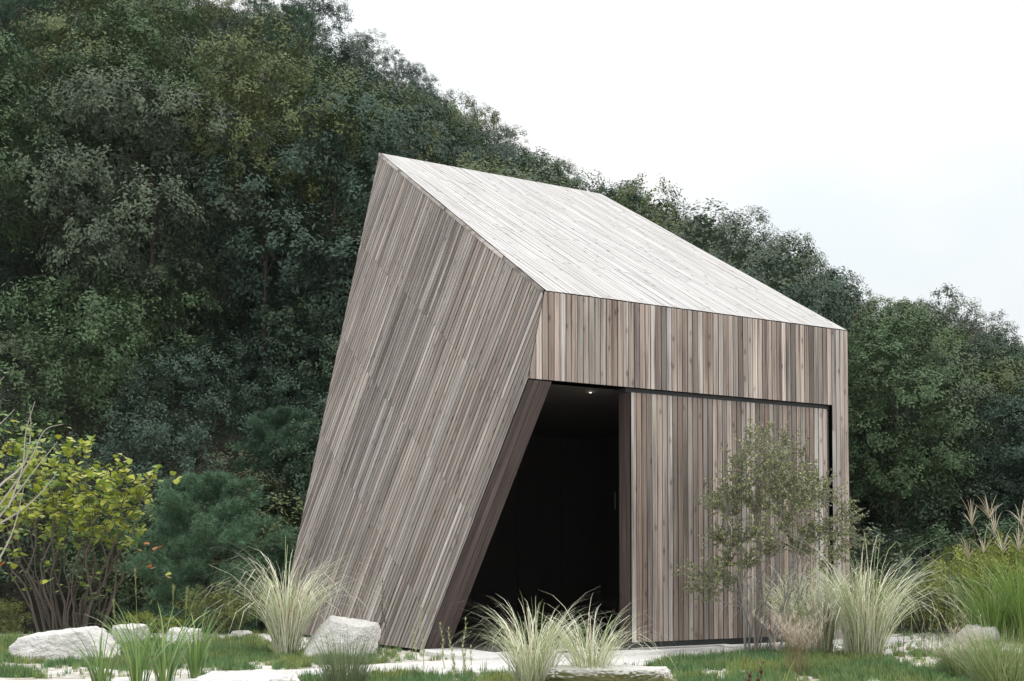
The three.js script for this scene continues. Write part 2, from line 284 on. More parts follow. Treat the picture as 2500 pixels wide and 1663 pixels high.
{ // sliding door panel
  const x0 = 1.498, x1 = 5.462, y0 = 0.086, y1 = HL - 0.068, zF = -0.02, zB = -0.33;
  const b = new MB(); b.box(V(x0 + 0.012, y0, zB), V(x1, y1, zF - 0.022), WHITE);
  const d = part('sliding_door', b.geo(), M.back, house);
  boards('door_plank', [V(x0, y1, zF - 0.024), V(x1, y1, zF - 0.024), V(x1, y0, zF - 0.024), V(x0, y0, zF - 0.024)], V(0, 0, 1), V(0, -1, 0), 0.0965, 0.011, 0.022, M.wall, d, (r) => wallTone(r, 1.45, 0.73), { origin: V(x0, y0, 0) });
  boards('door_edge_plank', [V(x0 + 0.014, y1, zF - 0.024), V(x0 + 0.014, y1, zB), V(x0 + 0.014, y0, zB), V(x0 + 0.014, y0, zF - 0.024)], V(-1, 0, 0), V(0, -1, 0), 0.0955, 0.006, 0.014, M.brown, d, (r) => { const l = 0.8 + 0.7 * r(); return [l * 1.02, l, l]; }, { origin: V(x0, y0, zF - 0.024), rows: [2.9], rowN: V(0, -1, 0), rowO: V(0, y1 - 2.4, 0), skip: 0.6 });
  const fr = new MB();
  fr.box(V(1.425, HL - 0.066, -0.3), V(5.535, HL - 0.004, -0.045), WHITE); fr.box(V(5.466, 0, -0.3), V(5.538, HL - 0.067, -0.06), WHITE); fr.box(V(1.45, BASE, -0.28), V(5.46, 0.084, -0.055), WHITE);
  part('steel_track', fr.geo(), M.steel, house);
  const lip = new MB(); lip.box(V(5.475, 0.02, -0.058), V(5.485, HL - 0.1, -0.03), WHITE); part('steel_edge', lip.geo(), std({ color: new THREE.Color().setRGB(0.25, 0.27, 0.29), roughness: 0.4, metalness: 0.6 }), house);
}
{ // roof
  const nRf = V().crossVectors(V().subVectors(C, D), V().subVectors(A, D)).normalize(); if (nRf.y < 0) nRf.negate();
  const poly = [A, B, C, D], dn = V().subVectors(C, B).normalize();
  const m = new MB(); m.prism(poly.map((p) => p.clone().addScaledVector(nRf, -0.002)), nRf, 0.25, WHITE, (p) => [p.x, p.z]);
  const roof = part('roof', m.geo(), std({ color: new THREE.Color().setRGB(0.07, 0.066, 0.062), roughness: 0.9 }), house);
  const lift = (p) => p.clone();
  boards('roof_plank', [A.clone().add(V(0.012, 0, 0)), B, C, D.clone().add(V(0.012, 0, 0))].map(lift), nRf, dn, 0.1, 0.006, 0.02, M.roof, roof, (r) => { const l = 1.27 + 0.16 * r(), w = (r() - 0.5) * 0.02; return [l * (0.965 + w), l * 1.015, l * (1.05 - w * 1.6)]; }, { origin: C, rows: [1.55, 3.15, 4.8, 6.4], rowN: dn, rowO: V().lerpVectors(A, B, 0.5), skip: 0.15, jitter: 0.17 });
  const vg = [0, 0.19, 0.36, 0.52, 0.68, 0.84, 1];              // verge boards along the slanted edge
  for (let k = 0; k < 6; k++) {
    const p = D.clone().lerp(A, vg[k]), q = D.clone().lerp(A, vg[k + 1] - 0.0012), v = new MB(), o1 = nL.clone().multiplyScalar(0.03 + 0.006 * (k % 2)), up = nRf.clone().multiplyScalar(0.021 + 0.002 * (k % 3)), dwn = eDn.clone().multiplyScalar(0.035);
    const f = [p.clone().add(o1).add(up), q.clone().add(o1).add(up), q.clone().add(o1).add(dwn), p.clone().add(o1).add(dwn)];
    const tone = wallTone(rw, 0.4, 0.9); v.prism(f, nL, 0.034, tone, (w) => [w.y * 0.3 + k, w.z]); part('verge_plank', v.geo(), M.wall, roof);
  }
}
{ // closed sides, floor and lining: a dark room
  const wl = 0.2;
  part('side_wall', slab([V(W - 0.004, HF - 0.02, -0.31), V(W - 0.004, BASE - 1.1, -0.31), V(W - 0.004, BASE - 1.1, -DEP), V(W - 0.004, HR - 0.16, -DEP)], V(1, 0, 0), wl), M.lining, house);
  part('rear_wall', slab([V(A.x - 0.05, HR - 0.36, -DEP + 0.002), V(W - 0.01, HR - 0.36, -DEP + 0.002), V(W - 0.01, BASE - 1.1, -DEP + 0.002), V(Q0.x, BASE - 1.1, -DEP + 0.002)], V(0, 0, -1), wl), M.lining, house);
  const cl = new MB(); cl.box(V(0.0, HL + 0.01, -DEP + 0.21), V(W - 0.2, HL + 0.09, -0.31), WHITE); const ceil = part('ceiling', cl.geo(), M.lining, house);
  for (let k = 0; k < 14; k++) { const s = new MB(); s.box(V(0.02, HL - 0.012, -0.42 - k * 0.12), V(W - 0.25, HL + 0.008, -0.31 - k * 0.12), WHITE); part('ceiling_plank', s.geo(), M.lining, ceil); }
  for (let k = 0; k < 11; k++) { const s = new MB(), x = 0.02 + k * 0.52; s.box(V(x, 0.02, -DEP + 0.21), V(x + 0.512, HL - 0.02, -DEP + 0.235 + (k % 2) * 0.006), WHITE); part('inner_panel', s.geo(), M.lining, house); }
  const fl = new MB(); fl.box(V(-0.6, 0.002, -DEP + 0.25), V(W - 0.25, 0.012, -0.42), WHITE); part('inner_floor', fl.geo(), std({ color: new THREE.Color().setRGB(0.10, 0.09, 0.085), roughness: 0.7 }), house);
  const h = new MB(); h.tube([V(1.49, 2.05, -0.42), V(1.49, 2.3, -0.42)], 0.012, 0.012, WHITE, 8); part('pull_handle', h.geo(), std({ color: 0x2a2a29, roughness: 0.4, metalness: 0.6 }), house);
}
{ // small recessed ceiling lamp seen glowing in the dark doorway
  const at = atDepth(1441.5, 966, 18.4), lamp = thing('ceiling_lamp', 'tiny glowing recessed lamp in the dark ceiling of the doorway', 'lamp', V(at.x, HL - 0.014, at.z));
  const g = new THREE.CylinderGeometry(0.02, 0.02, 0.012, 16), rim = new THREE.TorusGeometry(0.024, 0.005, 8, 18).rotateX(Math.PI / 2);
  part('rim', rim, M.steel, lamp); part('diffuser', g, new THREE.MeshStandardMaterial({ color: 0xffffff, emissive: 0xfff4e0, emissiveIntensity: 2 }), lamp);
  const pl = new THREE.PointLight(0xfff0da, 0.015, 6); pl.position.set(0, -0.03, 0); pl.castShadow = true; lamp.add(pl);
}
// ------------------------------------------------------------------ paving
function slabFromPixels(name, px, y, thick, mat, label, category) {
  const pts = px.map(([a, b]) => onGround(a, b, y)), m = new MB(); let ar = 0; for (let k = 0; k < pts.length; k++) { const p = pts[k], q = pts[(k + 1) % pts.length]; ar += p.x * q.z - q.x * p.z; } if (ar > 0) pts.reverse();
  const sh = new THREE.Shape(pts.map((p) => new THREE.Vector2(p.x, -p.z)));
  const g = new THREE.ExtrudeGeometry(sh, { depth: thick - 0.012, bevelEnabled: true, bevelSize: 0.006, bevelThickness: 0.006, bevelSegments: 1 }); g.rotateX(-Math.PI / 2); g.translate(0, y - thick + 0.006, 0);
  return tag(part(name, g, mat, scene), label, category, null, 'structure');
}
slabFromPixels('entrance_floor', [[1026, 1588], [1158, 1605.5], [1544, 1594], [1800, 1575], [1400, 1540], [1200, 1545]], 0, 0.1, M.concrete, 'smooth concrete floor slab running into the dark doorway', 'floor');
slabFromPixels('footpath', [[560, 1650], [700, 1636], [880, 1625], [1000, 1617.5], [1150, 1612], [1300, 1605], [1560, 1600], [1800, 1592], [1800, 1603], [1640, 1614], [1545, 1625], [1400, 1630], [1240, 1638], [1120, 1642], [1000, 1650], [860, 1656], [700, 1663], [560, 1668]], -0.045, 0.06, M.concrete, 'white concrete path crossing in front of the doorway', 'path');
slabFromPixels('footpath', [[-60, 1663], [120, 1659], [320, 1657], [480, 1655], [480, 1690], [-60, 1690]], -0.045, 0.06, M.concrete, 'white path edge at the lower left corner', 'path');

// ------------------------------------------------------------------ plant builders
function broadleaf(seed, { H = 9, R = 2.9, low = 0.3, leaves = 36000, len = 0.125, wid = 0.062, clumps = 30, trunk = 0.16, bushy = false, rcf = 0.40, sep = 0.5 }) {
  const r = rngOf(seed), crown = new MB(), wood = new MB(), tc = [0.42, 0.40, 0.38];
  const cy = H * (low + 1) / 2, ry = H * (1 - low) / 2;
  const lean = V((r() - 0.5) * 0.6, 0, (r() - 0.5) * 0.6).multiplyScalar(H / 9), spine = [];
  for (let k = 0; k <= 7; k++) { const t = k / 7; spine.push(V(lean.x * t * t + 0.12 * noise3(seed, t * 2, 0) * t, H * 0.86 * t - 0.25, lean.z * t * t + 0.12 * noise3(seed, t * 2, 9) * t)); }
  if (!bushy) wood.tube(spine, trunk, trunk * 0.18, tc, 7);
  const cl = [];
  for (let tries = 0; cl.length < clumps && tries < 4000; tries++) {
    const d = rndDir(r), q = 0.66 + 0.3 * r(), lump = 1 + 0.3 * fbm3(d.x * 1.4 + seed, d.y * 1.4, d.z * 1.4, 2);
    const c = V(d.x * R * q * lump + lean.x * 0.5, cy + d.y * ry * q * lump, d.z * R * q * lump + lean.z * 0.5);
    if (c.y < cy) { const s = lerp(0.62, 1, (c.y - (cy - ry)) / ry); c.x *= s; c.z *= s; }
    if (cl.every((o) => o.distanceTo(c) > R * sep)) cl.push(c);
  }
  const rc0 = R * rcf;
  for (const c of cl) {
    const rc = rc0 * (0.7 + 0.6 * r()), per = leaves / cl.length * (rc / rc0) ** 2, tone = 1 + (r() - 0.5) * 0.22;
    const root = spine[clamp(Math.round((c.y - rc * 0.9) / H * 7 * 0.95), 1, 6)];
    if (r() < 0.5) { const mid = V().lerpVectors(root, c, 0.55); mid.y -= 0.06 * c.distanceTo(root); wood.tube([root.clone(), mid, c.clone()], trunk * 0.2, trunk * 0.05, tc, 4); }
    const tw = Math.max(10, Math.round(per / 26));
    for (let k = 0; k < tw; k++) {                              // sprays of leaves
      const d = rndDir(r); d.y = d.y * 0.62 + 0.36; d.normalize();
      const q = rc * (0.62 + 0.42 * Math.sqrt(r())), s0 = V(c.x + d.x * q, c.y + d.y * q * 0.8, c.z + d.z * q);
      if (noise3(s0.x * 0.9 + seed, s0.y * 0.9, s0.z * 0.9) < -0.45) continue;
      const run = d.clone().multiplyScalar(0.7).add(rndDir(r).multiplyScalar(0.6)).normalize(); run.y -= 0.12;
      const sp = len * 3.2, n = 14 + Math.floor(r() * 22), st = tone * (1 + (r() - 0.5) * 0.2);
      for (let j = 0; j < n; j++) {
        const t = r() * 2 - 0.7, o = s0.clone().addScaledVector(run, sp * t * 0.6).add(rndDir(r).multiplyScalar(len * 1.25));
        const nor = d.clone().multiplyScalar(0.95).add(V(0, 0.35, 0)).add(rndDir(r).multiplyScalar(0.55)).normalize();
        const dir = run.clone().multiplyScalar(0.6).add(rndDir(r)).cross(nor).cross(nor).negate(); if (dir.lengthSq() < 1e-4) continue; dir.normalize();
        const c0 = vary([st, st, st], r, 0.2); crown.leaf(o, dir, nor, len * (0.7 + 0.6 * r()), wid * (0.7 + 0.6 * r()), c0);
      }
    }
  }
  return { crown: crown.geo(), wood: wood.i.length ? wood.geo() : null, H, R };
}
function pine(seed, { H = 9, R = 2.4, low = 0.22, whorls = 15, need = 0.15, wid = 0.011, tufts = 900, trunk = 0.13, full = false }) {
  const r = rngOf(seed), crown = new MB(), wood = new MB(), spine = [];
  for (let k = 0; k <= 8; k++) { const t = k / 8; spine.push(V(0.15 * noise3(seed, t * 1.5, 2) * H / 8, H * 0.97 * t - 0.2, 0.15 * noise3(seed, t * 1.5, 5) * H / 8)); }
  wood.tube(spine, trunk, trunk * 0.12, [0.5, 0.45, 0.42], 7);
  const brush = (o, d, tone) => {
    const n = 26 + Math.floor(r() * 12);
    for (let j = 0; j < n; j++) {
      const t = r(), o2 = o.clone().addScaledVector(d, (t - 0.5) * need * 1.1), dir = d.clone().multiplyScalar(0.75).add(rndDir(r).multiplyScalar(0.85)).normalize(), nor = rndDir(r).cross(dir).normalize();
      const s = V().crossVectors(dir, nor), w = wid / 2, L = need * (0.7 + 0.5 * r()), c = vary([tone, tone, tone], r, 0.18), nn = nor.clone().addScaledVector(UPV, 0.5).normalize();
      const a = crown.v(o2.x + s.x * w, o2.y + s.y * w, o2.z + s.z * w, nn.x, nn.y, nn.z, c), b = crown.v(o2.x - s.x * w, o2.y - s.y * w, o2.z - s.z * w, nn.x, nn.y, nn.z, c), e = crown.v(o2.x + dir.x * L, o2.y + dir.y * L - 0.02, o2.z + dir.z * L, nn.x, nn.y, nn.z, c);
      crown.tri(a, e, b);
    }
  };
  const list = [];
  for (let k = 0; k < whorls; k++) {
    const t = low + (1 - low) * (k + r() * 0.5) / whorls, y = H * t, rad = full ? R * Math.pow(Math.sin(Math.PI * (0.22 + 0.76 * (t - low) / (1 - low))), 0.75) : R * Math.pow(1 - Math.pow((t - low) / (1 - low), 1.6), 0.7) * (0.75 + 0.45 * r()), nb = 5 + Math.floor(r() * 3), a0 = r() * 6.28;
    for (let b = 0; b < nb; b++) list.push([y, rad * (0.75 + 0.4 * r()), a0 + b / nb * 6.28 + (r() - 0.5) * 0.6, t]);
  }
  list.push([H * 0.9, 0.25, 0, 1]);
  const per = tufts / list.length;
  for (const [y, rad, az, t] of list) {
    const rise = lerp(0.05, 0.55, t), x0 = spine[clamp(Math.floor(y / H * 8), 0, 8)], tip = V(x0.x + Math.cos(az) * rad, y + rad * rise, x0.z + Math.sin(az) * rad), s = V(x0.x, y, x0.z), mid = V().lerpVectors(s, tip, 0.55); mid.y -= rad * 0.08;
    wood.tube([s, mid, tip], trunk * 0.16, 0.005, [0.4, 0.36, 0.33], 4);
    const m = Math.max(4, Math.round(per * (0.5 + rad / R))), tone = 0.85 + 0.35 * r();
    for (let j = 0; j < m; j++) {
      const q = 0.25 + 0.78 * Math.sqrt(r()), o = V().lerpVectors(s, tip, q).add(V((r() - 0.5), (r() - 0.25) * 0.55, (r() - 0.5)).multiplyScalar(rad * 0.42 * (1.25 - q * 0.5)));
      const d = V().subVectors(o, s).normalize().multiplyScalar(0.7).add(V(0, 0.5, 0)).add(rndDir(r).multiplyScalar(0.5)).normalize(); brush(o, d, tone * (0.85 + 0.3 * r()));
    }
  }
  return { crown: crown.geo(), wood: wood.geo(), H, R };
}
// ------------------------------------------------------------------ forest on the slope
const variants = [
  broadleaf(11, { H: 9, R: 3.0, low: 0.12, leaves: 54000, clumps: 30 }), broadleaf(12, { H: 9.6, R: 2.8, low: 0.16, leaves: 54000, clumps: 32, rcf: 0.38 }), broadleaf(13, { H: 8.4, R: 3.2, low: 0.14, leaves: 56000, clumps: 26, rcf: 0.42, sep: 0.55 }),
  broadleaf(14, { H: 9.8, R: 2.6, low: 0.2, leaves: 42000, clumps: 26 }), broadleaf(15, { H: 8.8, R: 2.9, low: 0.1, leaves: 50000, len: 0.15, wid: 0.06, clumps: 30 }), broadleaf(16, { H: 9.2, R: 3.1, low: 0.22, leaves: 44000, clumps: 22, rcf: 0.44, sep: 0.58 }),
  broadleaf(17, { H: 9.4, R: 2.7, low: 0.3, leaves: 19000, clumps: 24, rcf: 0.30, sep: 0.4 }), broadleaf(18, { H: 8.8, R: 2.9, low: 0.26, leaves: 21000, clumps: 26, rcf: 0.30, sep: 0.4 }), broadleaf(19, { H: 9.8, R: 2.3, low: 0.28, leaves: 19000, clumps: 22, rcf: 0.32, sep: 0.4 }),
];
const bushes = [broadleaf(31, { H: 3.2, R: 1.9, low: -0.15, leaves: 12000, len: 0.11, wid: 0.05, clumps: 30, trunk: 0.04, bushy: true }), broadleaf(32, { H: 2.6, R: 1.7, low: -0.1, leaves: 10000, len: 0.1, wid: 0.045, clumps: 26, trunk: 0.035, bushy: true }), broadleaf(33, { H: 4.2, R: 2.2, low: -0.05, leaves: 14000, len: 0.13, wid: 0.055, clumps: 32, trunk: 0.05, bushy: true })];
const pines = [pine(41, { H: 10, R: 2.6, tufts: 2200, need: 0.2, wid: 0.016 }), pine(42, { H: 9, R: 2.4, low: 0.35, whorls: 11, tufts: 1700, need: 0.2, wid: 0.016 })];
const greens = [
  ['dark green', leafMat(0.048, 0.085, 0.047)], ['grey green', leafMat(0.104, 0.138, 0.089)], ['olive green', leafMat(0.116, 0.148, 0.059)], ['mid green', leafMat(0.077, 0.128, 0.059)], ['blue green', leafMat(0.056, 0.097, 0.068)], ['brownish green', leafMat(0.098, 0.112, 0.062)], ['bright green', leafMat(0.112, 0.170, 0.049)], ['silvery green', leafMat(0.114, 0.137, 0.118)],
];
const pineMat = leafMat(0.070, 0.135, 0.078, { roughness: 0.6 });
const outlineB = [A, B, C, V(W, -1, 0), V(-1.1, -1, -1.4), V(-1.31, -1, -DEP)].map((p) => toPix(p));
const inside = (x, y) => { let k = false; for (let i = 0, j = outlineB.length - 1; i < outlineB.length; j = i++) { const [xi, yi] = outlineB[i], [xj, yj] = outlineB[j]; if ((yi > y) !== (yj > y) && x < (xj - xi) * (y - yi) / (yj - yi) + xi) k = !k; } return k; };
const stock = [];                                              // planned trees: {base, kind, v, s, mat, row}
const rt = rngOf(555);
function visible(base, H, R) {
  const [bx, by, z] = toPix(base), [, ty] = toPix(base.clone().setY(base.y + H)), pr = R * FOC / z;
  if (bx + pr < -30 || bx - pr > 2530 || by < -20 || ty > 1640) return false;
  const my = (by + ty) / 2; return !([[bx, ty], [bx - pr, my], [bx + pr, my], [bx, my], [bx - pr * 0.8, ty], [bx + pr * 0.8, ty]].every(([x, y]) => inside(x, y)));
}
function plan(X, Z, kind, v, s, g, row, y) { const base = lat(X, Z, (y ?? terrain(X, Z)) - 0.05), proto = kind === 'pine' ? pines[v] : kind === 'bush' ? bushes[v] : variants[v]; if (row < 12) { const [bx, , bz] = toPix(base), cap = EYE.y + ((CY - skyY(bx) - 55) / FOC + PITCH) * bz - base.y; s = Math.min(s, cap / 9.6); if (s < 0.36) return; } if (visible(base, proto.H * s, proto.R * s)) stock.push({ base, kind, v, s, g, row, proto, turn: rt() * 6.28 }); }
const pickGreen = (px, py) => { const q = rt(), cool = smooth(px, 700, 2000); if (q < 0.06 - 0.04 * cool) return 6; if (q < 0.12) return 5; if (q < 0.32 - 0.14 * cool) return 2; if (q < 0.55) return 1; if (q < 0.68 + 0.15 * cool) return 4; if (q < 0.88) return 0; return 3; };
// skyline row
for (let px = 640; px < 2560; ) {
  const t = (px - 1250) / FOC, Z = crestZ(t) * (0.97 + 0.05 * rt()), y = skyY(px) + (rt() - 0.62) * 56, v = [6, 7, 8, 6, 5, 8, 3, 7][Math.floor(rt() * 8)], pin = rt() < 0.08, proto = pin ? pines[Math.floor(rt() * 2)] : variants[v];
  const s = (0.8 + 0.3 * rt()), p = atDepth(px, y, Z), [X, Zz] = latOf(p);
  plan(X, Zz, pin ? 'pine' : 'tree', pin ? pines.indexOf(proto) : v, s, pickGreen(px, y), 12, p.y - proto.H * s * 0.985);
  px += (3.0 + 2.6 * rt()) * FOC / Z;
}
// rows below it
const NR = 12;
for (let k = 0; k < NR; k++) {
  const s = Math.pow((k + 0.55) / (NR + 0.3), 1.12);
  for (let t = -0.56; t < 0.52; ) {
    const Z0 = lerp(ZF + 5, crestZ(t), s), Z = Z0 + (rt() - 0.5) * 3.5, X = t * Z0 + (rt() - 0.5) * 1.6, sc = (0.92 + 0.4 * rt()) * lerp(1.02, 0.72, s), px = 1250 + FOC * X / Z;
    if (!(k === 0 && px < 800)) plan(X, Z, rt() < 0.035 ? 'pine' : 'tree', 0, sc, pickGreen(px), k, undefined);
    const last = stock[stock.length - 1]; if (last && last.kind === 'tree' && last.row === k && last.v === 0) { last.v = Math.floor(rt() * 6); last.proto = variants[last.v]; }
    t += (5.2 + 2.2 * rt()) * lerp(1, 0.74, s) * lerp(1, 0.62, smooth(t, 0.2, 0.3)) / Z0;
  }
}
// undergrowth shrubs at the foot of the slope and among the lower trunks
for (let k = 0; k < 6; k++) for (let t = -0.5; t < 0.5; ) {
  const Z = 28.5 + k * 3.8 + (rt() - 0.5) * 2, X = t * Z, px = 1250 + FOC * t;
  if (k < 3 || px < 900) plan(X, Z, 'bush', Math.floor(rt() * 3), 0.7 + 0.45 * rt(), [0, 1, 2, 3, 4, 5, 0, 4][Math.floor(rt() * 8)], 20 + k);
  t += (2.2 + 1.2 * rt()) / Z;
}
for (let k = 0; k < 3; k++) for (let t = 0.22; t < 0.5; ) { const Z = 50 + k * 8 + (rt() - 0.5) * 3; plan(t * Z, Z, 'bush', Math.floor(rt() * 3), 1.0 + 0.5 * rt(), [0, 1, 4, 3, 4][Math.floor(rt() * 5)], 26 + k); t += (3 + 1.5 * rt()) / Z; }
// tall trees whose bare lower trunks show between the shrubs
variants.push(broadleaf(71, { H: 11.5, R: 2.6, low: 0.46, leaves: 30000, clumps: 26, trunk: 0.11 }), broadleaf(72, { H: 12, R: 2.4, low: 0.5, leaves: 26000, clumps: 22, trunk: 0.1 }));
[[135, 52, 9], [268, 44, 10], [330, 42, 9], [640, 40, 10], [205, 58, 9]].forEach(([px, Z, v]) => plan((px - 1250) / FOC * Z, Z, 'tree', v, 1.0 + 0.1 * rt(), [2, 1, 2, 3][Math.floor(rt() * 4)], 33));
// single trees picked out in the photograph
plan(...latOf(atDepth(712, 420, 74)), 'pine', 0, 1.12, 0, 30, atDepth(712, 420, 74).y - 1);
plan(...latOf(atDepth(5, 640, 46)), 'pine', 1, 1.0, 0, 31, atDepth(5, 640, 46).y - 1.5);
plan(...latOf(atDepth(1715, 640, 80)), 'pine', 1, 1.0, 0, 32, atDepth(1715, 525, 80).y - 9);
{
  const rowName = (r) => r === 12 ? 'skyline row of the wooded ridge' : r === 33 ? 'row with bare lower trunks' : r >= 20 ? ordinal(r - 19) + ' row of undergrowth' : ordinal(r + 1) + ' tree row up the slope';
  const rows = {}; for (const o of stock) (rows[o.row] ||= []).push(o);
  for (const r of Object.keys(rows).map(Number)) {
    rows[r].sort((a, b) => toPix(a.base)[0] - toPix(b.base)[0]);
    rows[r].forEach((o, i) => {
      const name = o.kind === 'pine' ? 'pine_tree' : o.kind === 'bush' ? 'undergrowth_shrub' : 'broadleaf_tree', [tone, mat] = greens[o.g];
      const kindWords = o.kind === 'pine' ? 'blue green pine tree' : o.kind === 'bush' ? tone + ' shrub' : tone + ' broadleaf tree';
      const label = r === 30 ? 'large soft blue green pine high on the slope above the leaning wall' : r === 31 ? 'bright green pine cut off by the left picture edge' : r === 32 ? 'dark flat-topped pine on the skyline behind the roof slope' : `${kindWords}, ${ordinal(i + 1)} from left in the ${rowName(r)}`;
      const g = thing(name, label, o.kind === 'bush' ? 'shrub' : 'tree', o.base, o.kind === 'bush' ? 'undergrowth at the foot of the slope' : 'trees on the wooded slope');
      g.rotation.y = o.turn; g.scale.set(o.s * (0.94 + 0.12 * rt()), o.s, o.s * (0.94 + 0.12 * rt()));
      if (o.proto.wood) part(o.kind === 'bush' ? 'branch' : 'trunk', o.proto.wood, M.bark, g);
      part('crown', o.proto.crown, o.kind === 'pine' ? pineMat : mat, g);
    });
  }
}
console.log('forest', stock.length);

// ------------------------------------------------------------------ rocks
const RM = std({ vertexColors: true, roughness: 0.9 });
function rock(px, py, wpx, hpx, deep, planes, seed, label, name = 'white_boulder', moss = false) {
  const at = onGround(px, py), Z = latOf(at)[1], k = Z / FOC, w = wpx * k / 2, h = hpx * k, d = w * deep, r = rngOf(seed);
  const all = planes.map(([a, b, c, q]) => [V(a, b, c).normalize(), q]); for (let i = 0; i < 9; i++) { const n = rndDir(r); all.push([n, 0.93 + 0.25 * r()]); }
  const g = new THREE.IcosahedronGeometry(1, 26), p = g.attributes.position, col = new Float32Array(p.count * 3), q = V();
  for (let i = 0; i < p.count; i++) {
    q.fromBufferAttribute(p, i).normalize(); let m = 1.35;
    for (const [n, e] of all) { const c = n.dot(q); if (c > 0.05) m = Math.min(m, e / c); }
    const f = fbm3(q.x * 2.2 + seed, q.y * 2.2, q.z * 2.2, 5); m *= 1 + 0.07 * f + 0.02 * noise3(q.x * 16 + seed, q.y * 16, q.z * 16);
    const x = q.x * m, y = q.y * m, z = q.z * m; p.setXYZ(i, x * w, (y + 0.72) / 1.72 * h * 1.0, z * d);
    const sp = noise3(x * 22 + seed, y * 22, z * 22), big = fbm3(x * 1.6, y * 1.6 + seed, z * 1.6, 4), vein = Math.abs(fbm3(x * 3 + 9, y * 3, z * 3 + seed, 3));
    let c = 0.68 + 0.14 * big + (sp > 0.5 ? -0.12 : 0.03 * sp) - (vein < 0.03 ? 0.12 : 0), t = [c, c * 0.985, c * 0.96];
    if (moss) { const mm = smooth(0.42 - y + 0.25 * z + 0.3 * noise3(x * 9, y * 9, z * 9), 0.05, 0.22); t = [lerp(t[0], 0.13, mm), lerp(t[1], 0.13, mm), lerp(t[2], 0.05, mm)]; }
    col.set(t, i * 3);
  }
  g.setAttribute('color', new THREE.BufferAttribute(col, 3)); g.deleteAttribute('uv'); g.computeVertexNormals();
  const m = part(name, g, RM, scene); m.position.set(at.x, at.y - 0.1 * h, at.z); m.rotation.y = -TH; return tag(m, label, 'boulder', null);
}
rock(835, 1603, 172, 112, 0.8, [[0.22, 1, 0.12, 0.78], [-0.85, 0.5, 0.2, 0.72], [1, 0.05, 0.2, 0.9], [-0.15, 0.35, 1, 0.72], [0.6, -0.1, 1, 0.86]], 5, 'large white boulder leaning back beside the pale grass at the leaning wall');
rock(162, 1614, 200, 98, 0.6, [[-0.22, 1, 0.15, 0.7], [0.85, 0.45, 0.2, 0.85], [0.1, 0.1, 1, 0.66], [-0.5, 0.35, 0.9, 0.8]], 8, 'long white boulder lying in the grass below the yellow-green shrub');
rock(309, 1577, 84, 70, 0.9, [[0, 1, 0.1, 0.62], [-1, 0.05, 0.3, 0.8], [1, 0, 0.3, 0.85], [-0.2, 0, 1, 0.8]], 12, 'small blocky white boulder behind the tall green reeds', 'white_boulder');
rock(446, 1580, 84, 64, 0.9, [[0.05, 1, 0.1, 0.6], [1, 0.1, 0.2, 0.85], [-1, 0.3, 0.2, 0.9]], 17, 'small flat-topped white boulder in front of the clipped green bush');
rock(590, 1552, 44, 16, 1, [[0, 1, 0, 0.7]], 19, 'little white stone at the foot of the clipped green bush', 'white_stone');
rock(580, 1700, 240, 78, 0.8, [[-0.05, 1, 0.05, 0.6], [-0.9, 0.5, 0, 0.9]], 23, 'broad white boulder cut off by the lower picture edge');
rock(1505, 1692, 260, 92, 0.5, [[0.04, 1, 0.05, 0.55], [0.1, 0.1, 1, 0.62], [1, 0.35, 0.2, 0.92]], 29, 'flat white rock with a mossy face in front of the path', 'mossy_rock', true);
rock(2385, 1570, 78, 52, 0.9, [[0, 1, 0.1, 0.8], [-0.8, 0.6, 0, 0.8]], 31, 'pale boulder half hidden under the right-hand feathery grass');
rock(1630, 1660, 46, 20, 0.9, [[0.1, 1, 0, 0.7]], 37, 'small pale stone at the end of the mossy rock', 'white_stone');

// ------------------------------------------------------------------ grasses
const gm = {
  pale: thinLeaf(0.83, 0.82, 0.66, 0.1), green: thinLeaf(0.17, 0.29, 0.085, 0.3), rush: thinLeaf(0.17, 0.22, 0.11, 0.2), fine: thinLeaf(0.30, 0.33, 0.15, 0.2), vivid: thinLeaf(0.20, 0.33, 0.07, 0.25), straw: thinLeaf(0.42, 0.36, 0.25, 0.2), plume: thinLeaf(0.60, 0.54, 0.48, 0.3),
};
function clump(o, { n, h, base, a0, bend, wid, seed, tint = null, n2 = 0, seg = 7, tilt = 0, tiltAz = 0, minL = 0.45, kink = 1.6 }) {
  const r = rngOf(seed), m = new MB();
  for (let i = 0; i < n + n2; i++) {
    const az = r() * 6.2832, rr = base * Math.sqrt(r()), L = h * (i < n ? minL + (1.12 - minL) * Math.pow(r(), 0.8) : 0.25 + 0.35 * r());
    let c = vary([1, 1, 1], r, 0.18); if (tint && r() < tint[3]) c = vary(tint, r, 0.2);
    if (i >= n) c = vary([0.42, 0.35, 0.27], r, 0.3);
    const dead = i >= n ? 0.35 : 1, out = az + (r() - 0.5) * 1.6, ta = tilt * Math.cos(out - tiltAz);
    m.blade(V(Math.cos(az) * rr, -0.01, Math.sin(az) * rr), out, Math.max(0.01, a0 * dead * (0.15 + 1.1 * r()) + ta), bend * dead * (0.45 + 0.8 * r()) * (L / h), L, wid * (0.65 + 0.6 * r()), c, seg, (r() - 0.5) * 1.8, kink * (0.72 + 0.5 * r()));
  }
  return m;
}
function grassThing(name, label, px, py, mat, opt, group, partName = 'blades') {
  const at = onGround(px, py), Z = latOf(at)[1]; const o = { ...opt, h: opt.hp * Z / FOC };
  const g = thing(name, label, 'grass plant', at.setY(GY), group), m = clump(V(0, 0, 0), o); part(partName, m.geo(), mat, g); return [g, Z];
}
const PG = 'pale ornamental grasses';
const paleOpt = { base: 0.15, a0: 0.3, bend: 3.3, wid: 0.0092, tint: [0.55, 0.68, 0.45, 0.35], minL: 0.5, kink: 1.9 };
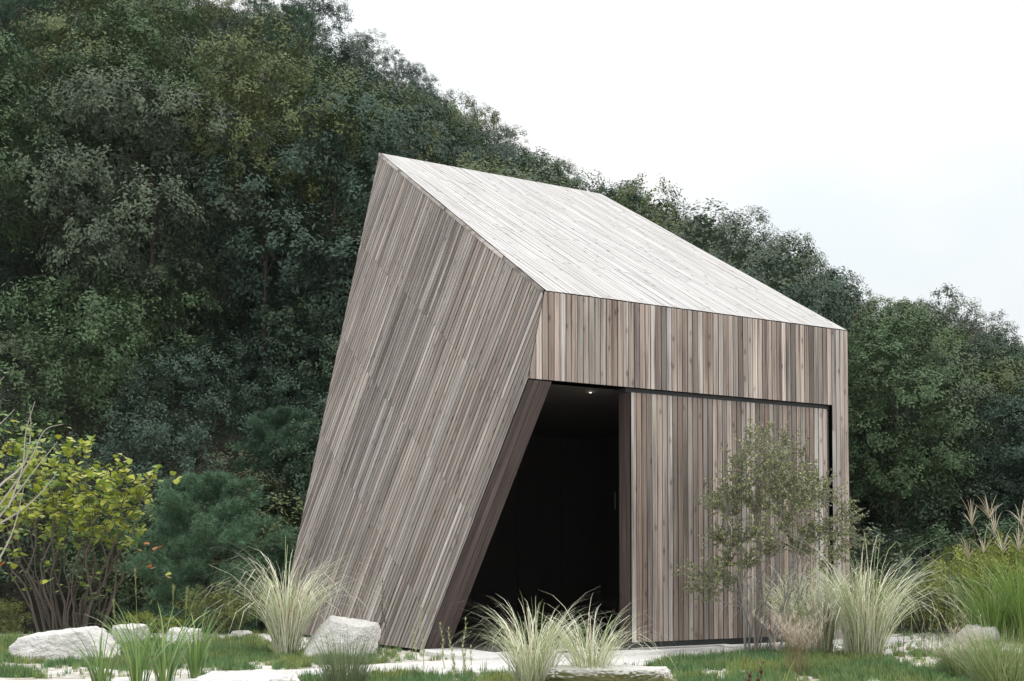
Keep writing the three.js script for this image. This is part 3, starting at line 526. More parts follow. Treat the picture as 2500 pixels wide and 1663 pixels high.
grassThing('ornamental_grass', 'pale arching grass clump left of the large boulder at the leaning wall', 698, 1602, gm.pale, { ...paleOpt, hp: 370, n: 330, n2: 150, seed: 101 }, PG);
grassThing('ornamental_grass', 'pale grass clump before the dark doorway, nearer the leaning wall', 1302, 1690, gm.pale, { ...paleOpt, hp: 300, n: 320, n2: 60, base: 0.16, bend: 2.7, a0: 0.36, wid: 0.0075, seed: 102 }, PG);
grassThing('ornamental_grass', 'pale grass clump before the dark doorway, nearer the sliding door', 1442, 1688, gm.pale, { ...paleOpt, hp: 275, n: 250, n2: 50, base: 0.13, bend: 2.9, a0: 0.36, wid: 0.0075, seed: 103 }, PG);
grassThing('ornamental_grass', 'pale grass clump directly behind the small-leaved tree', 1945, 1590, gm.pale, { ...paleOpt, hp: 290, n: 240, n2: 110, seed: 104 }, PG);
grassThing('ornamental_grass', 'pale grass clump between the small-leaved tree and the broad drooping clump', 2005, 1604, gm.pale, { ...paleOpt, hp: 300, n: 260, n2: 150, seed: 105, bend: 2.9 }, PG);
grassThing('ornamental_grass', 'broad pale drooping grass clump standing alone right of the building corner', 2108, 1612, gm.pale, { ...paleOpt, hp: 385, n: 430, n2: 220, base: 0.24, seed: 106, tilt: 0.12, tiltAz: TH }, PG);
const RG = 'green reeds in the lower left garden';
const reedOpt = { base: 0.09, a0: 0.26, bend: 1.5, wid: 0.0185, seg: 8, tint: [1.9, 1.5, 1.7, 0.22], minL: 0.5 };
grassThing('green_reed', 'green reed clump below the right end of the long white boulder', 248, 1680, gm.green, { ...reedOpt, hp: 185, n: 42, seed: 111 }, RG);
grassThing('green_reed', 'tallest green reed clump in front of the blocky white boulder', 338, 1678, gm.green, { ...reedOpt, hp: 240, n: 56, seed: 112 }, RG);
grassThing('green_reed', 'green reed clump between the two small white boulders', 402, 1672, gm.green, { ...reedOpt, hp: 220, n: 52, seed: 113, bend: 1.5 }, RG);
grassThing('green_reed', 'green reed clump beside the flat-topped small boulder', 478, 1660, gm.green, { ...reedOpt, hp: 185, n: 46, seed: 114, bend: 1.2 }, RG);
grassThing('green_rush', 'fine dark green rush fan in front of the large boulder', 842, 1690, gm.rush, { base: 0.2, a0: 0.4, bend: 0.5, wid: 0.0055, hp: 160, n: 420, n2: 40, seed: 120, minL: 0.35, seg: 5 });
grassThing('green_grass', 'vivid green upright grass clump among the plumes at the right', 2425, 1568, gm.vivid, { base: 0.25, a0: 0.55, bend: 1.1, wid: 0.010, hp: 235, n: 360, n2: 60, seed: 121, seg: 6 });
grassThing('green_grass', 'tall green grass cut off by the right picture edge', 2510, 1572, gm.vivid, { base: 0.25, a0: 0.3, bend: 0.9, wid: 0.012, hp: 240, n: 420, n2: 60, seed: 122, seg: 6, tint: [1.2, 1.05, 1.2, 0.4] });
grassThing('feather_grass', 'fine olive grass mass filling the lower right corner', 2455, 1700, gm.fine, { base: 0.28, a0: 0.5, bend: 0.9, wid: 0.0055, hp: 200, n: 900, n2: 80, seed: 123, seg: 6, tint: [0.55, 0.8, 0.5, 0.5] });
grassThing('feather_grass', 'fine green grass spreading below the pale boulder at the right', 2360, 1660, gm.fine, { base: 0.25, a0: 0.6, bend: 1.0, wid: 0.005, hp: 130, n: 560, n2: 60, seed: 124, seg: 6, tint: [0.5, 0.85, 0.5, 0.5] });
grassThing('tuft_grass', 'short bright green blades standing in the lawn by the mossy rock', 1790, 1690, gm.green, { base: 0.05, a0: 0.12, bend: 0.3, wid: 0.016, hp: 150, n: 5, seed: 126, seg: 6, tint: [1.6, 1.4, 1.4, 0.5] });
grassThing('tuft_grass', 'short bright green blades beside the red-leaved plant', 1885, 1700, gm.green, { base: 0.12, a0: 0.3, bend: 0.4, wid: 0.015, hp: 110, n: 9, seed: 127, seg: 6, tint: [1.8, 1.5, 1.2, 0.6] });
// airy panicles: thin stalks ending in sprays of tiny twigs
function panicle(name, label, px, py, hp, n, spread, mat, seed, fluff, group, az0 = null) {
  const at = onGround(px, py), Z = latOf(at)[1], h = hp * Z / FOC, g = thing(name, label, 'grass plant', at.setY(GY), group), r = rngOf(seed), m = new MB(), q = new MB();
  for (let i = 0; i < n; i++) {
    const az = az0 === null ? r() * 6.28 : az0 + (r() - 0.5) * 2.2, L = h * (0.6 + 0.5 * r()), c = vary([0.8, 0.75, 0.6], r, 0.2), a0 = spread * r(), o = V((r() - 0.5) * 0.22, -0.01, (r() - 0.5) * 0.22);
    const bend = 0.35 * r(); m.blade(o, az, a0, bend, L, 0.005, c, 6, r());
    for (let j = 0; j < fluff; j++) {
      const t = 0.62 + 0.4 * r(), ang = a0 + bend * t, p = V(o.x + Math.cos(az) * Math.sin(ang) * L * t, Math.cos(ang) * L * t, o.z + Math.sin(az) * Math.sin(ang) * L * t);
      q.blade(p, r() * 6.28, 0.3 + r() * 0.9, 0.8 * r(), h * (0.06 + 0.1 * r()), 0.0042, vary([1, 0.97, 0.9], r, 0.2), 2);
    }
  }
  part('stalks', m.geo(), mat, g); part('seed_heads', q.geo(), gm.plume, g); return g;
}
panicle('airy_grass', 'wispy tan grass tuft at the foot of the small-leaved tree', 1945, 1650, 165, 60, 0.32, gm.straw, 131, 26);
panicle('airy_grass', 'pale feathery grass drooping left over the lower right corner', 2400, 1660, 150, 55, 0.9, gm.straw, 132, 18, null, Math.PI + TH + 0.3);
// plumed stalks: bare stems with a fan of drooping spikes
function plumes(label, px, py, tops, seed) {
  const at = onGround(px, py), Z = latOf(at)[1], g = thing('plume_grass', label, 'grass plant', at.setY(GY), 'plumed grasses at the right'), r = rngOf(seed);
  const st = new MB();
  for (const [tx, ty, lean] of tops) {
    const tip = atDepth(tx, ty, Z).sub(g.position), mid = tip.clone().multiplyScalar(0.5); mid.x *= 0.7; mid.z *= 0.7; const foot = V((r() - 0.5) * 0.2, -0.01, (r() - 0.5) * 0.2); st.tube([foot, mid, tip], 0.006, 0.003, [0.5, 0.42, 0.3], 4);
    const head = new MB(); for (let k = 0; k < 11; k++) { const t = k / 10 - 0.5; head.blade(tip.clone().add(V(0, -0.05 + 0.06 * r(), 0)), (lean < 0 ? Math.PI : 0) - TH + (r() - 0.5) * 1.3 + (r() < 0.3 ? Math.PI : 0), 0.3 + 0.8 * r(), 0.5 + 0.6 * r(), 0.40 + 0.26 * r(), 0.012, vary([0.85, 0.84, 0.72], r, 0.18), 5); }
    part('plume', head.geo(), gm.plume, g);
  }
  part('stalks', st.geo(), gm.straw, g);
}
plumes('group of tall bare stalks with fanned tan plumes above the green clump', 2425, 1565, [[2373, 1278, -1], [2415, 1262, -1], [2428, 1300, 1], [2402, 1346, -1], [2448, 1345, 1], [2365, 1360, -1]], 141);
plumes('plumed stalks at the right picture edge', 2500, 1572, [[2492, 1276, 1], [2487, 1340, -1], [2510, 1330, 1]], 142);
function seedStalk(label, px, py, tx, ty, w, seed) {
  const at = onGround(px, py), Z = latOf(at)[1], g = thing('seed_stalk', label, 'grass plant', at.setY(GY), 'single seed stalks'), r = rngOf(seed), tip = atDepth(tx, ty, Z).sub(g.position), st = new MB(), hd = new MB();
  st.tube([V(0, -0.01, 0), tip.clone().multiplyScalar(0.5).add(V(0.01, 0, 0)), tip], 0.005, 0.0025, [1, 1, 1], 5);
  const d = tip.clone().normalize(); for (let k = 0; k < 70; k++) hd.blade(tip.clone().addScaledVector(d, -0.34 * tip.length() * r() * r() * 0.8), r() * 6.28, 0.1 + 0.5 * r(), 0.3 * r(), w * (0.5 + r()), 0.005, vary([1, 1, 0.9], r, 0.2), 2);
  part('stalk', st.geo(), gm.green, g); part('seed_head', hd.geo(), gm.fine, g);
}
seedStalk('tall green seed stalk rising before the yellow-green shrub', 335, 1660, 330, 1395, 0.05, 151);
seedStalk('leaning green seed stalk left of the clipped bush', 410, 1660, 424, 1436, 0.05, 152);
seedStalk('upright green seed stalk left of the clipped bush', 440, 1655, 457, 1440, 0.05, 153);
seedStalk('short seed stalk below the shrub stems', 290, 1650, 276, 1470, 0.05, 154);
seedStalk('single bent stalk with a white fluffy head near the large boulder', 745, 1640, 658, 1585, 0.07, 155);

// ------------------------------------------------------------------ shrubs and small trees
function limb(m, a, b, r0, r1, r, wob, c, n = 7) {
  const pts = [], L = a.distanceTo(b), s = r() * 50; for (let k = 0; k <= n; k++) { const t = k / n, e = Math.sin(t * Math.PI) * wob * L + wob * L * 0.3 * t * (k < n ? 1 : 0); pts.push(V().lerpVectors(a, b, t).add(V(noise3(s, t * 2.2, 0) * e, noise3(s, t * 2.2, 4) * e * 0.5, noise3(s, t * 2.2, 8) * e))); }
  m.tube(pts, r0, r1, c, 6); return pts;
}
{ // small-leaved multi-stem tree in front of the sliding door
  const at = onGround(1856, 1606).setY(GY), Z = latOf(at)[1], k = Z / FOC, g = thing('small_leaved_tree', 'slender multi-stemmed small tree with tiny olive leaves before the sliding door', 'tree', at), r = rngOf(201), crown = new MB(), twig = new MB();
  const loc = (px, py, dz) => atDepth(px, py, Z + dz).sub(at), tone = [0.25, 0.225, 0.205];
  const tips = [];
  const row = (y, x0, x1, n) => { for (let i = 0; i < n; i++) tips.push([lerp(x0, x1, (i + 0.15 + 0.7 * r()) / n), y + (r() - 0.5) * 40, (r() - 0.5) * 1.5]); };
  row(1075, 1825, 1925, 4); row(1125, 1790, 1965, 6); row(1180, 1770, 2010, 7); row(1240, 1735, 2045, 8); row(1300, 1720, 2070, 8); row(1350, 1745, 2060, 6); row(1405, 1715, 1790, 2); tips.push([1695, 1440, 0.2], [1700, 1395, -0.2], [2090, 1330, 0.1], [2075, 1250, 0.3], [1745, 1225, 0.1]);
  const stems = [];
  for (let i = 0; i < 17; i++) { const q = (i + r()) / 17, tx = lerp(1765, 2035, q), m = new MB(), a = V(0, -0.02, (r() - 0.5) * 0.3).addScaledVector(RGT, (q - 0.5) * 0.42), b = loc(tx, 1235 + 100 * r(), (r() - 0.5) * 1.1); stems.push(limb(m, a, b, 0.010 + 0.010 * r(), 0.005, r, 0.055, vary([0.27, 0.25, 0.235], r, 0.25), 8)); part('stem', m.geo(), M.stem, g); }
  for (const [tx, ty, dz] of tips) {
    const tip = loc(tx, ty, dz); let best = null, bd = 1e9; for (const s of stems) for (let q = 3; q < s.length; q++) { const d = s[q].distanceTo(tip) + (s[q].y > tip.y - 0.1 ? 1 : 0); if (d < bd) { bd = d; best = s[q]; } }
    const pts = limb(twig, best, tip, 0.008, 0.003, r, 0.08, tone, 5);
    const nb = 24;
    for (let j = 0; j < nb; j++) {
      const o = pts[2 + Math.floor(r() * 4)], d = V().subVectors(tip, best).normalize().multiplyScalar(0.55).add(rndDir(r).multiplyScalar(0.8)); d.y += 0.3; d.normalize(); const L = 0.16 + 0.26 * r(), e = o.clone().addScaledVector(d, L); twig.tube([o, e], 0.0028, 0.0012, tone, 3);
      for (let q = 0; q < 24; q++) { const t = 0.15 + 0.9 * r(), p = V().lerpVectors(o, e, t), ld = d.clone().multiplyScalar(0.5).add(rndDir(r)).normalize(), nor = rndDir(r).addScaledVector(UPV, 0.5).cross(ld).cross(ld).negate().normalize(); crown.leaf(p, ld, nor, 0.03 + 0.016 * r(), 0.017 + 0.007 * r(), r() < 0.25 ? vary([2.1, 2.0, 1.6], r, 0.25) : vary([1, 1, 1], r, 0.35)); }
    }
  }
  part('branch', twig.geo(), M.stem, g); part('crown', crown.geo(), leafMat(0.185, 0.205, 0.12, { roughness: 0.45 }), g);
}
// leaf outline with three shallow lobes, lightly cupped; two variants share the material
function lobed(seed) {
  const r = rngOf(seed), m = new MB(), pts = [[0, 0], [0.22, 0.06], [0.46, 0.24], [0.5, 0.42], [0.36, 0.56], [0.28, 0.74], [0, 1], [-0.28, 0.76], [-0.36, 0.57], [-0.5, 0.44], [-0.45, 0.22], [-0.22, 0.06]], c = m.v(0, 0.02, 0.42, 0, 1, 0, WHITE);
  const id = pts.map(([x, z]) => m.v(x * (0.92 + 0.16 * r()), 0.16 * x * x + 0.1 * (z - 0.4) * (z - 0.4) * (r() < 0.5 ? -1 : 1), z, -0.3 * x, 1, 0.1, WHITE));
  for (let k = 0; k < id.length; k++) m.tri(c, id[k], id[(k + 1) % id.length]); const g = m.geo(); g.computeVertexNormals(); return g;
}
const leafGeos = [lobed(1), lobed(2), lobed(3)];
const ym = [thinLeaf(0.50, 0.55, 0.06, 0.4, { roughness: 0.75 }), thinLeaf(0.38, 0.48, 0.06, 0.4, { roughness: 0.75 }), thinLeaf(0.22, 0.35, 0.06, 0.4, { roughness: 0.75 }), thinLeaf(0.56, 0.58, 0.12, 0.4, { roughness: 0.75 })], om = thinLeaf(0.55, 0.22, 0.06, 0.35, { roughness: 0.8 });
function placeLeaf(p, size, mat, geo, parent, r, list) {
  const m = new THREE.Object3D(); m.position.copy(p); m.rotation.set((r() - 0.35) * 1.5, r() * 6.28, (r() - 0.5) * 1.2, 'YXZ'); m.scale.set(size * 0.9, size, size * (0.9 + 0.3 * r())); m.updateMatrix(); list.push([m.matrix.clone(), mat, geo, size * (0.7 + 0.6 * r())]);
}
function putLeaves(list, parent) {                             // the 300 largest are parts, the others one part
  list.sort((a, b) => b[3] - a[3]); const rest = [];
  list.forEach(([mx, mat, geo], i) => { if (i < 295) { const l = part('leaf', geo, mat, parent); l.applyMatrix4(mx); } else { const q = geo.clone().applyMatrix4(mx), c = mat.color, a = q.attributes.color.array; for (let k = 0; k < a.length; k += 3) { a[k] = c.r / 0.5; a[k + 1] = c.g / 0.5; a[k + 2] = c.b / 0.5; } rest.push(q); } });
  if (rest.length) tag(part('small_leaves', mergeGeometries(rest), thinLeaf(0.5, 0.5, 0.5, 0.4, { roughness: 0.75 }), parent), null, null, null, 'stuff');
}
{ // yellow-green shrub
  const at = onGround(172, 1546).setY(GY), Z = latOf(at)[1], g = thing('yellow_green_shrub', 'large many-stemmed shrub with lobed yellow-green leaves at the left', 'shrub', at), r = rngOf(301), loc = (px, py, dz) => atDepth(px, py, Z + dz).sub(at), list = [], tw = new MB(), tone = [0.12, 0.10, 0.085];
  const ends = []; for (let i = 0; i < 30; i++) ends.push([lerp(-40, 370, (i + r()) / 30), 1095 + 150 * r(), (r() - 0.5) * 1.8]);
  for (const [tx, ty, dz] of ends) {
    const m = new MB(), a = V((tx - 172) / 400 * 0.9 + (r() - 0.5) * 0.3, -0.02, (r() - 0.5) * 0.5), b = loc(tx, ty, dz), pts = limb(m, a, b, 0.017 + 0.014 * r(), 0.005, r, 0.07, tone, 8); part('stem', m.geo(), M.stem, g);
    for (let j = 0; j < 11; j++) {
      const q = r() < 0.9 ? 5 + Math.floor(r() * 4) : 2 + Math.floor(r() * 3), o = pts[q], d = rndDir(r); d.y = Math.abs(d.y) * 0.7 + 0.25; d.normalize(); const L = 0.25 + 0.35 * r(), e = o.clone().addScaledVector(d, L); tw.tube([o, o.clone().lerp(e, 0.5).add(V(0, -0.02, 0)), e], 0.006, 0.0025, tone, 4);
      for (let k = 0; k < (q >= 5 ? 6 : 2); k++) { const p = V().lerpVectors(o, e, 0.35 + 0.75 * r()).add(rndDir(r).multiplyScalar(0.09)), [lx, ly] = toPix(p.clone().add(at)); placeLeaf(p, 0.09 + 0.065 * r(), ly > 1290 && r() < 0.35 ? ym[2] : ym[Math.floor(Math.pow(r(), 1.2) * 4)], leafGeos[Math.floor(r() * 3)], g, r, list); }
    }
  }
  for (const [px, py] of [[350, 1330], [366, 1328], [380, 1335], [336, 1340], [360, 1380], [372, 1388], [404, 1402], [412, 1408], [22, 1372], [12, 1370], [300, 1340], [395, 1335]]) placeLeaf(loc(px, py, (r() - 0.5) * 0.3), 0.13, r() < 0.7 ? om : ym[0], leafGeos[Math.floor(r() * 3)], g, r, list);
  for (const [ax, ay, bx, by] of [[250, 1460, 395, 1335], [240, 1500, 412, 1402], [120, 1480, 20, 1370]]) limb(tw, loc(ax, ay, 0), loc(bx, by, 0), 0.012, 0.004, r, 0.06, tone, 6);
  part('branch', tw.geo(), M.stem, g); putLeaves(list, g);
}
{ // pale-barked sparse shrub leaning in at the left edge
  const at = onGround(-120, 1640).setY(GY), Z = latOf(at)[1], g = thing('sparse_shrub', 'nearly bare pale-barked shrub leaning in at the left picture edge', 'shrub', at), r = rngOf(311), loc = (px, py, dz) => atDepth(px, py, Z + dz).sub(at), list = [], tone = [0.46, 0.43, 0.38];
  const gr = [thinLeaf(0.22, 0.36, 0.10, 0.4), thinLeaf(0.36, 0.44, 0.2, 0.4)];
  for (const path of [[[-120, 1640], [-60, 1330], [0, 1260], [75, 1160], [140, 1078]], [[-120, 1640], [-30, 1220], [60, 1130], [75, 1040], [72, 995]], [[-120, 1640], [-90, 1200], [-20, 1060], [35, 1000]], [[-20, 1260], [70, 1130], [110, 1050], [155, 1035]], [[-40, 1300], [60, 1240], [120, 1180], [140, 1150]], [[20, 1240], [55, 1140], [62, 1060], [85, 980]], [[-120, 1640], [-20, 1400], [30, 1300], [60, 1180]], [[-110, 1500], [-60, 1000], [10, 920]]]) {
    const m = new MB(), pts = new THREE.CatmullRomCurve3(path.map(([x, y], i) => loc(x, y, i ? (r() - 0.5) * 0.25 : 0))).getPoints(14); m.tube(pts, path[0][1] > 1600 ? 0.02 : 0.012, 0.003, tone, 6); part('branch', m.geo(), M.stem, g);
    for (let j = 0; j < 16; j++) { const p = pts[6 + Math.floor(r() * 9)].clone().add(rndDir(r).multiplyScalar(0.06)); placeLeaf(p, 0.05 + 0.03 * r(), gr[Math.floor(r() * 2)], leafGeos[Math.floor(r() * 3)], g, r, list); }
  }
  putLeaves(list, g);
}
const fgPine = pine(47, { H: 3.3, R: 1.25, low: 0.12, whorls: 11, need: 0.14, wid: 0.0085, tufts: 2600, trunk: 0.05, full: true });
for (const [px, py, Z, s, label, c] of [[508, 1500, 25.6, 1.14, 'young rounded blue-green pine behind the clipped bush', 0], [668, 1500, 27.5, 0.78, 'small pine half hidden behind the leaning wall edge', 1], [690, 1380, 33, 0.95, 'slim young pine on the slope beside the leaning wall', 1], [425, 1500, 30, 0.7, 'low dark pine behind the yellow-green shrub', 1]]) {
  const [X, Zz] = latOf(atDepth(px, py, Z)), g = thing('young_pine', label, 'tree', lat(X, Zz, terrain(X, Zz) - 0.03), 'young pines at the foot of the slope'); g.rotation.y = px; g.scale.setScalar(s);
  part('trunk', fgPine.wood, M.bark, g); part('crown', fgPine.crown, c ? pineMat : leafMat(0.115, 0.21, 0.125, { roughness: 0.6 }), g);
}
const small = broadleaf(61, { H: 1.0, R: 0.72, low: 0.05, leaves: 9000, len: 0.045, wid: 0.02, clumps: 34, trunk: 0.018 }), small2 = broadleaf(62, { H: 1.0, R: 0.6, low: 0.0, leaves: 3800, len: 0.045, wid: 0.022, clumps: 22, trunk: 0.016 });
const bushMat = leafMat(0.135, 0.16, 0.045), yellowBush = leafMat(0.22, 0.26, 0.05);
for (const [px, py, s, proto, mat, label] of [
  [538, 1550, [0.95, 0.86], small, bushMat, 'clipped dense green bush beside the pale grass clump'], [22, 1552, [0.55, 0.62], small2, bushMat, 'small sparse bush at the left edge under the shrub'], [340, 1552, [0.5, 0.42], small2, yellowBush, 'low yellowish bush behind the blocky boulder'], [422, 1551, [0.42, 0.34], small2, yellowBush, 'low yellowish bush behind the flat-topped boulder'],
  [2340, 1556, [1.05, 1.45], small2, yellowBush, 'yellow-green bush left of the vivid green grass'], [2395, 1552, [1.1, 1.6], small2, yellowBush, 'yellow-green bush behind the plumed grass'], [2480, 1550, [1.0, 1.7], small2, yellowBush, 'yellow-green bush at the right edge behind the plumes'], [2060, 1545, [0.9, 1.2], small2, bushMat, 'green bush behind the pale grass at the building corner'], [2160, 1545, [1.0, 0.9], small2, bushMat, 'low green bush behind the broad drooping clump'], [2290, 1548, [0.8, 1.0], small, bushMat, 'dark green bush behind the dry stems'],
]) { const at = onGround(px, py), g = thing('garden_bush', label, 'shrub', at.setY(GY - 0.02)); g.rotation.y = px * 0.7; g.scale.set(s[0], s[1], s[0]); part('branch', proto.wood, M.bark, g); part('crown', proto.crown, mat, g); }
// upright sprigs with paired leaves
const ovate = (() => { const m = new MB(); m.leaf(V(0, 0, 0), V(0, 0, 1), V(0, 1, 0), 1, 0.42, WHITE, 0.2); return m.geo(); })();
function sprig(name, label, px, py, ty, { pairs = 9, size = 0.06, mat, lean = 0, gap = 0.25, seed = 1, tone = [0.3, 0.32, 0.16], group }) {
  const at = onGround(px, py).setY(GY), Z = latOf(at)[1], g = thing(name, label, 'plant', at, group), r = rngOf(seed), tip = atDepth(px + lean, ty, Z).sub(at), m = new MB(), pts = limb(m, V(0, -0.02, 0), tip, 0.006, 0.002, r, 0.03, tone, 8); part('stem', m.geo(), M.stem, g);
  for (let i = 0; i < pairs; i++) for (const s of [0, Math.PI]) {
    const t = gap + (1 - gap) * (i + 0.5) / pairs, f = t * 8, a = pts[Math.floor(f)], b = pts[Math.min(8, Math.floor(f) + 1)], p = V().lerpVectors(a, b, f % 1), l = part('leaf', ovate, mat, g); l.position.copy(p); l.rotation.set(-0.75 - 0.4 * r(), i * 1.57 + s + (r() - 0.5) * 0.5 - TH, 0, 'YXZ'); l.scale.setScalar(size * (1.15 - 0.5 * t) * (0.8 + 0.4 * r()));
  }
}
const sm = thinLeaf(0.38, 0.42, 0.20, 0.3), dm = leafMat(0.11, 0.125, 0.08), wm = thinLeaf(0.20, 0.26, 0.11, 0.3), SP = 'leafy sprigs by the path';
[[1018, 1612, 1532, -8, 'leftmost'], [1036, 1640, 1478, -10, 'tallest'], [1088, 1638, 1522, -14, 'third'], [1112, 1638, 1534, -18, 'fourth'], [1130, 1640, 1510, 6, 'fifth'], [1150, 1630, 1578, 0, 'shortest']].forEach(([px, py, ty, ln, w], i) => sprig('leafy_sprig', `${w} pale green sprig of the group at the foot of the doorway`, px, py, ty, { pairs: i === 5 ? 5 : 9, size: 0.075, mat: sm, lean: ln, seed: 400 + i, group: SP }));
sprig('leafy_sprig', 'bushy pale green sprig on the path edge below the doorway', 1108, 1668, 1600, { pairs: 9, size: 0.075, mat: sm, seed: 410, group: SP });
sprig('leafy_sprig', 'bushy pale green sprig on the path edge nearer the pale grass', 1136, 1664, 1588, { pairs: 9, size: 0.07, mat: sm, seed: 411, group: SP });
sprig('wall_sapling', 'thin dark sapling standing against the leaning wall', 938, 1590, 1412, { pairs: 16, size: 0.075, mat: dm, lean: -4, seed: 420, tone: [0.12, 0.1, 0.08], gap: 0.3 });
sprig('wall_sapling', 'short dark sapling just right of the large boulder', 925, 1588, 1470, { pairs: 12, size: 0.07, mat: dm, lean: 10, seed: 421, tone: [0.12, 0.1, 0.08], gap: 0.2 });
sprig('wall_sapling', 'short dark sapling behind the large boulder', 888, 1580, 1468, { pairs: 8, size: 0.06, mat: dm, lean: -6, seed: 422, tone: [0.12, 0.1, 0.08], gap: 0.5 });
sprig('tall_weed', 'tall leafy weed behind the broad drooping grass', 2228, 1575, 1362, { pairs: 9, size: 0.14, mat: wm, lean: -12, seed: 430, gap: 0.35 });
sprig('tall_weed', 'short drooping weed right of the broad drooping grass', 2268, 1590, 1480, { pairs: 8, size: 0.08, mat: wm, lean: 4, seed: 431, gap: 0.2 });
sprig('tall_weed', 'leafy weed with broad leaves beside the yellow-green bush', 2335, 1575, 1420, { pairs: 9, size: 0.12, mat: wm, lean: -6, seed: 432, gap: 0.3 });
{ const r = rngOf(440); [[2196, 1602, 1540], [2206, 1604, 1500], [2250, 1606, 1530], [2258, 1607, 1480], [2276, 1600, 1520], [2292, 1604, 1470], [2300, 1600, 1560], [2344, 1598, 1552]].forEach(([px, py, ty], i) => sprig('dry_stem', `${ordinal(i + 1)} dry stem from the left on the white sand at the right`, px, py, ty, { pairs: 3, size: 0.03, mat: wm, lean: (r() - 0.5) * 10, seed: 441 + i, tone: [0.2, 0.13, 0.1], gap: 0.4, group: 'dry stems on the sand' })); }
sprig('red_leaved_plant', 'small plant with dark red leaves at the lower edge', 1848, 1700, 1618, { pairs: 5, size: 0.085, mat: leafMat(0.13, 0.02, 0.03), lean: 14, seed: 450, tone: [0.15, 0.08, 0.06], gap: 0.3 });
sprig('red_leaved_plant', 'dark red leafy plant left of the other red one', 1826, 1705, 1644, { pairs: 4, size: 0.095, mat: leafMat(0.11, 0.02, 0.035), lean: 4, seed: 451, tone: [0.15, 0.08, 0.06], gap: 0.4 });

// ------------------------------------------------------------------ ground details beside the sliding door
{
  const g = thing('drain_grate', 'slatted drain grate of thin bars along the foot of the sliding door', 'drain grate', V(0, 0, 0)); const mat = std({ color: new THREE.Color().setRGB(0.62, 0.62, 0.61), roughness: 0.6 });
  for (let k = 0; k < 6; k++) { const b = new MB(); b.box(V(3.1, -0.05, 0.12 + k * 0.085), V(6.6, -0.018, 0.165 + k * 0.085), WHITE); part('bar', b.geo(), mat, g); }
  const st = new MB(); for (const x of [3.1, 4.8, 6.57]) st.box(V(x, -0.075, 0.11), V(x + 0.03, -0.051, 0.64), WHITE); part('support', st.geo(), M.steel, g);
  const ed = thing('edging_slab', 'thin white edging slab lying along the black base of the sliding door', 'slab', V(0, 0, 0)); const e = new MB(); e.box(V(1.45, -0.06, 0.03), V(3.05, 0.0, 0.3), WHITE); part('slab_top', e.geo(), M.concrete, ed);
  const ed2 = thing('edging_slab', 'long low kerb slab behind the drain grate', 'slab', V(0, 0, 0)); const e2 = new MB(); e2.box(V(3.06, -0.06, 0.02), V(7.2, -0.006, 0.11), WHITE); part('slab_top', e2.geo(), M.concrete, ed2);
  const th = thing('threshold_strip', 'dark steel threshold strips across the doorway floor', 'threshold', V(0, 0, 0)); for (let k = 0; k < 2; k++) { const t = new MB(); t.box(V(-0.5, 0.001, -0.02 + k * 0.16), V(1.45, 0.008, 0.03 + k * 0.16), WHITE); part('strip', t.geo(), M.steel, th); }
}
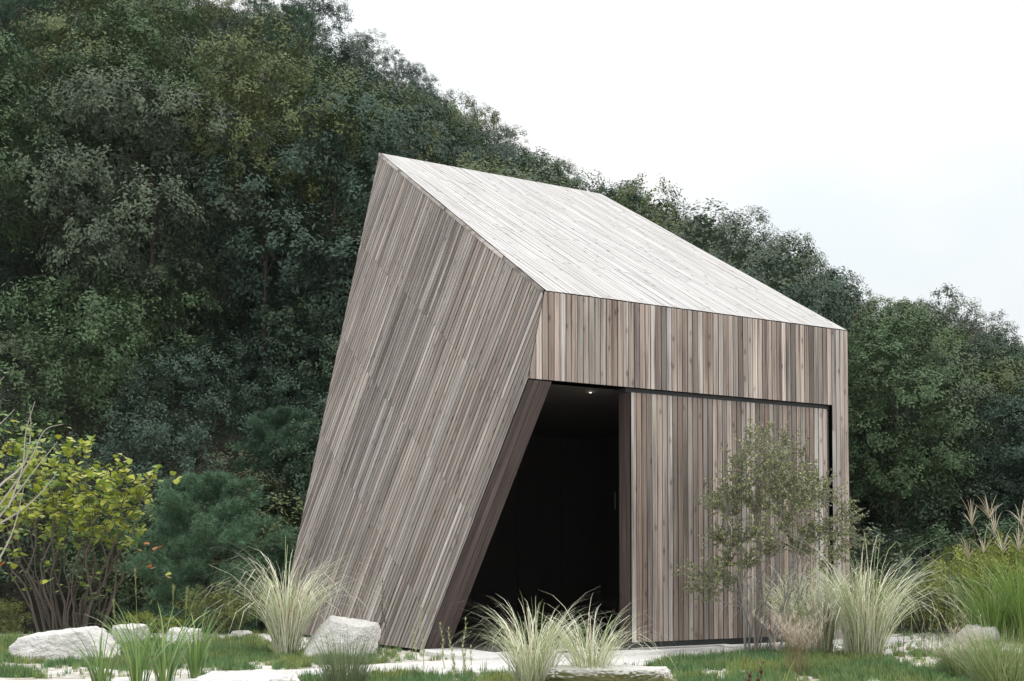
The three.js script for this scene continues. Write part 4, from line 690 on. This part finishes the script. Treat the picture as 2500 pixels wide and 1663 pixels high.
// ------------------------------------------------------------------ lawn and pebbles
{
  const r = rngOf(601), m = new MB(); for (let k = 0; k < 12; k++) m.blade(V((r() - 0.5) * 0.05, -0.004, (r() - 0.5) * 0.05), r() * 6.28, 0.05 + 0.45 * r(), 0.7 * r(), 0.05 + 0.05 * r(), 0.0052, vary([1, 1, 1], r, 0.25), 3);
  const patches = [[90, 1592, 230, 34, 1], [330, 1600, 190, 34, 1], [0, 1648, 110, 12, 1.2], [560, 1588, 130, 26, 0.9], [620, 1622, 150, 16, 0.55], [830, 1610, 190, 14, 0.7], [1085, 1602, 75, 7, 0.9], [1740, 1630, 160, 16, 0.85], [1900, 1612, 190, 14, 1.1], [2040, 1642, 220, 18, 1.0], [2060, 1615, 150, 10, 0.9], [1620, 1655, 150, 12, 0.6], [1900, 1662, 300, 12, 0.5], [2240, 1600, 75, 5, 0.9], [2280, 1655, 260, 16, 0.9], [2400, 1610, 120, 9, 0.5], [1180, 1658, 260, 8, 0.5], [900, 1664, 240, 9, 0.9], [1150, 1690, 1400, 18, 0.6], [300, 1675, 400, 14, 0.5]];
  const spots = []; const paved = (p) => { const [x, y] = toPix(p); return false; };
  const tops = [[[-60, 1663], [480, 1655]]];
  const onPath = (x, y) => { const T = [[560, 1650], [700, 1636], [880, 1625], [1000, 1617.5], [1150, 1612], [1300, 1605], [1560, 1600], [1800, 1592]], Bt = [[560, 1668], [700, 1663], [860, 1656], [1000, 1650], [1120, 1642], [1240, 1638], [1400, 1630], [1545, 1625], [1640, 1614], [1800, 1603]], f = (L) => { for (let i = 1; i < L.length; i++) if (x <= L[i][0]) return lerp(L[i - 1][1], L[i][1], (x - L[i - 1][0]) / (L[i][0] - L[i - 1][0])); return 0; }; if (x < 480) return y > 1656.5; if (x < 560 || x > 1800) return false; return y > f(T) - 0.5 && y < f(Bt) + 0.5; };
  for (let tries = 0; tries < 200000 && spots.length < 42000; tries++) {
    const Z = 12 + 11.3 * Math.pow(r(), 1.05), X = (r() - 0.5) * 0.92 * Z, p = lat(X, Z, GY), [x, y] = toPix(p);
    if (onPath(x, y) || (p.z < 0.75 && p.x > -1.4 && p.x < 6.8 && x > 1010)) continue;
    let d = 0; for (const [cx, cy, rx, ry, w] of patches) { const q = ((x - cx) / rx) ** 2 + ((y - cy) / ry) ** 2; if (q < 1.4) d = Math.max(d, w * (1 - smooth(Math.sqrt(q), 0.7, 1.15))); }
    d = d * 0.75 + 0.6 * noise3(p.x * 1.3, 2, p.z * 1.3) * (d > 0.02 ? 1 : 0) + 0.5 * noise3(p.x * 4.5, 5, p.z * 4.5) - 0.2; if (r() > d) continue; spots.push(p.setY(terrain(X, Z)));
  }
  const im = new THREE.InstancedMesh(m.geo(), thinLeaf(0.178, 0.275, 0.09, 0.25), spots.length), o = new THREE.Object3D(), c = new THREE.Color();
  spots.forEach((p, i) => { o.position.copy(p); o.rotation.set(0, r() * 6.28, 0); const dry = noise3(p.x * 0.8, 9, p.z * 0.8), s = 0.6 + 0.9 * r(); o.scale.set(s, s * (0.8 + 0.9 * r() * r()), s); o.updateMatrix(); im.setMatrixAt(i, o.matrix); const k = 0.75 + 0.5 * r(), y = clamp(0.3 + 0.55 * dry + 0.35 * (r() - 0.5), 0, 1); c.setRGB(k * lerp(0.75, 1.9, y), k * lerp(0.95, 1.35, y), k * lerp(1.1, 1.2, y)); im.setColorAt(i, c); });
  im.name = 'lawn_grass'; im.castShadow = im.receiveShadow = true; scene.add(im); tag(im, 'short green grass growing in patches on the sand', 'grass', null, 'stuff'); console.log('tufts', spots.length);
  const pg = new THREE.IcosahedronGeometry(1, 1), pp = pg.attributes.position; for (let i = 0; i < pp.count; i++) { const s = 1 + 0.22 * noise3(pp.getX(i) * 1.5, pp.getY(i) * 1.5, pp.getZ(i) * 1.5); pp.setXYZ(i, pp.getX(i) * s, pp.getY(i) * s * 0.62, pp.getZ(i) * s * 0.85); } pg.computeVertexNormals();
  const peb = []; for (let i = 0; i < 5200; i++) { const x = 1.7 + r() * 3.2, z = 0.3 + r() * 0.62; peb.push([V(x, GY + 0.012 + 0.01 * r(), z), 0.014 + 0.016 * r()]); }
  for (let i = 0; i < 1500; i++) { const x = 6.0 + r() * 3, z = -1 + r() * 2.5; peb.push([V(x, GY + 0.008, z), 0.012 + 0.02 * r()]); }
  for (let i = 0; i < 7000; i++) { const Z = 12 + 11 * r(), X = (r() - 0.5) * 0.9 * Z, p = lat(X, Z, terrain(X, Z)), [x, y] = toPix(p); if (onPath(x, y) || (p.z < 0.3 && p.x > -1.4 && p.x < 6.8 && x > 1010)) continue; peb.push([p, 0.006 + 0.016 * Math.pow(r(), 3)]); }
  const pm = new THREE.InstancedMesh(pg, std({ color: 0xffffff, roughness: 0.9 }), peb.length);
  peb.forEach(([p, s], i) => { o.position.copy(p); o.rotation.set(r(), r() * 6, r()); o.scale.setScalar(s); o.updateMatrix(); pm.setMatrixAt(i, o.matrix); const k = 0.42 + 0.4 * r(); c.setRGB(k, k * 0.985, k * 0.95); pm.setColorAt(i, c); });
  pm.name = 'gravel'; pm.castShadow = pm.receiveShadow = true; scene.add(pm); tag(pm, 'white pebbles along the sliding door and over the sand', 'gravel', null, 'stuff');
}
renderer.render(scene, camera);
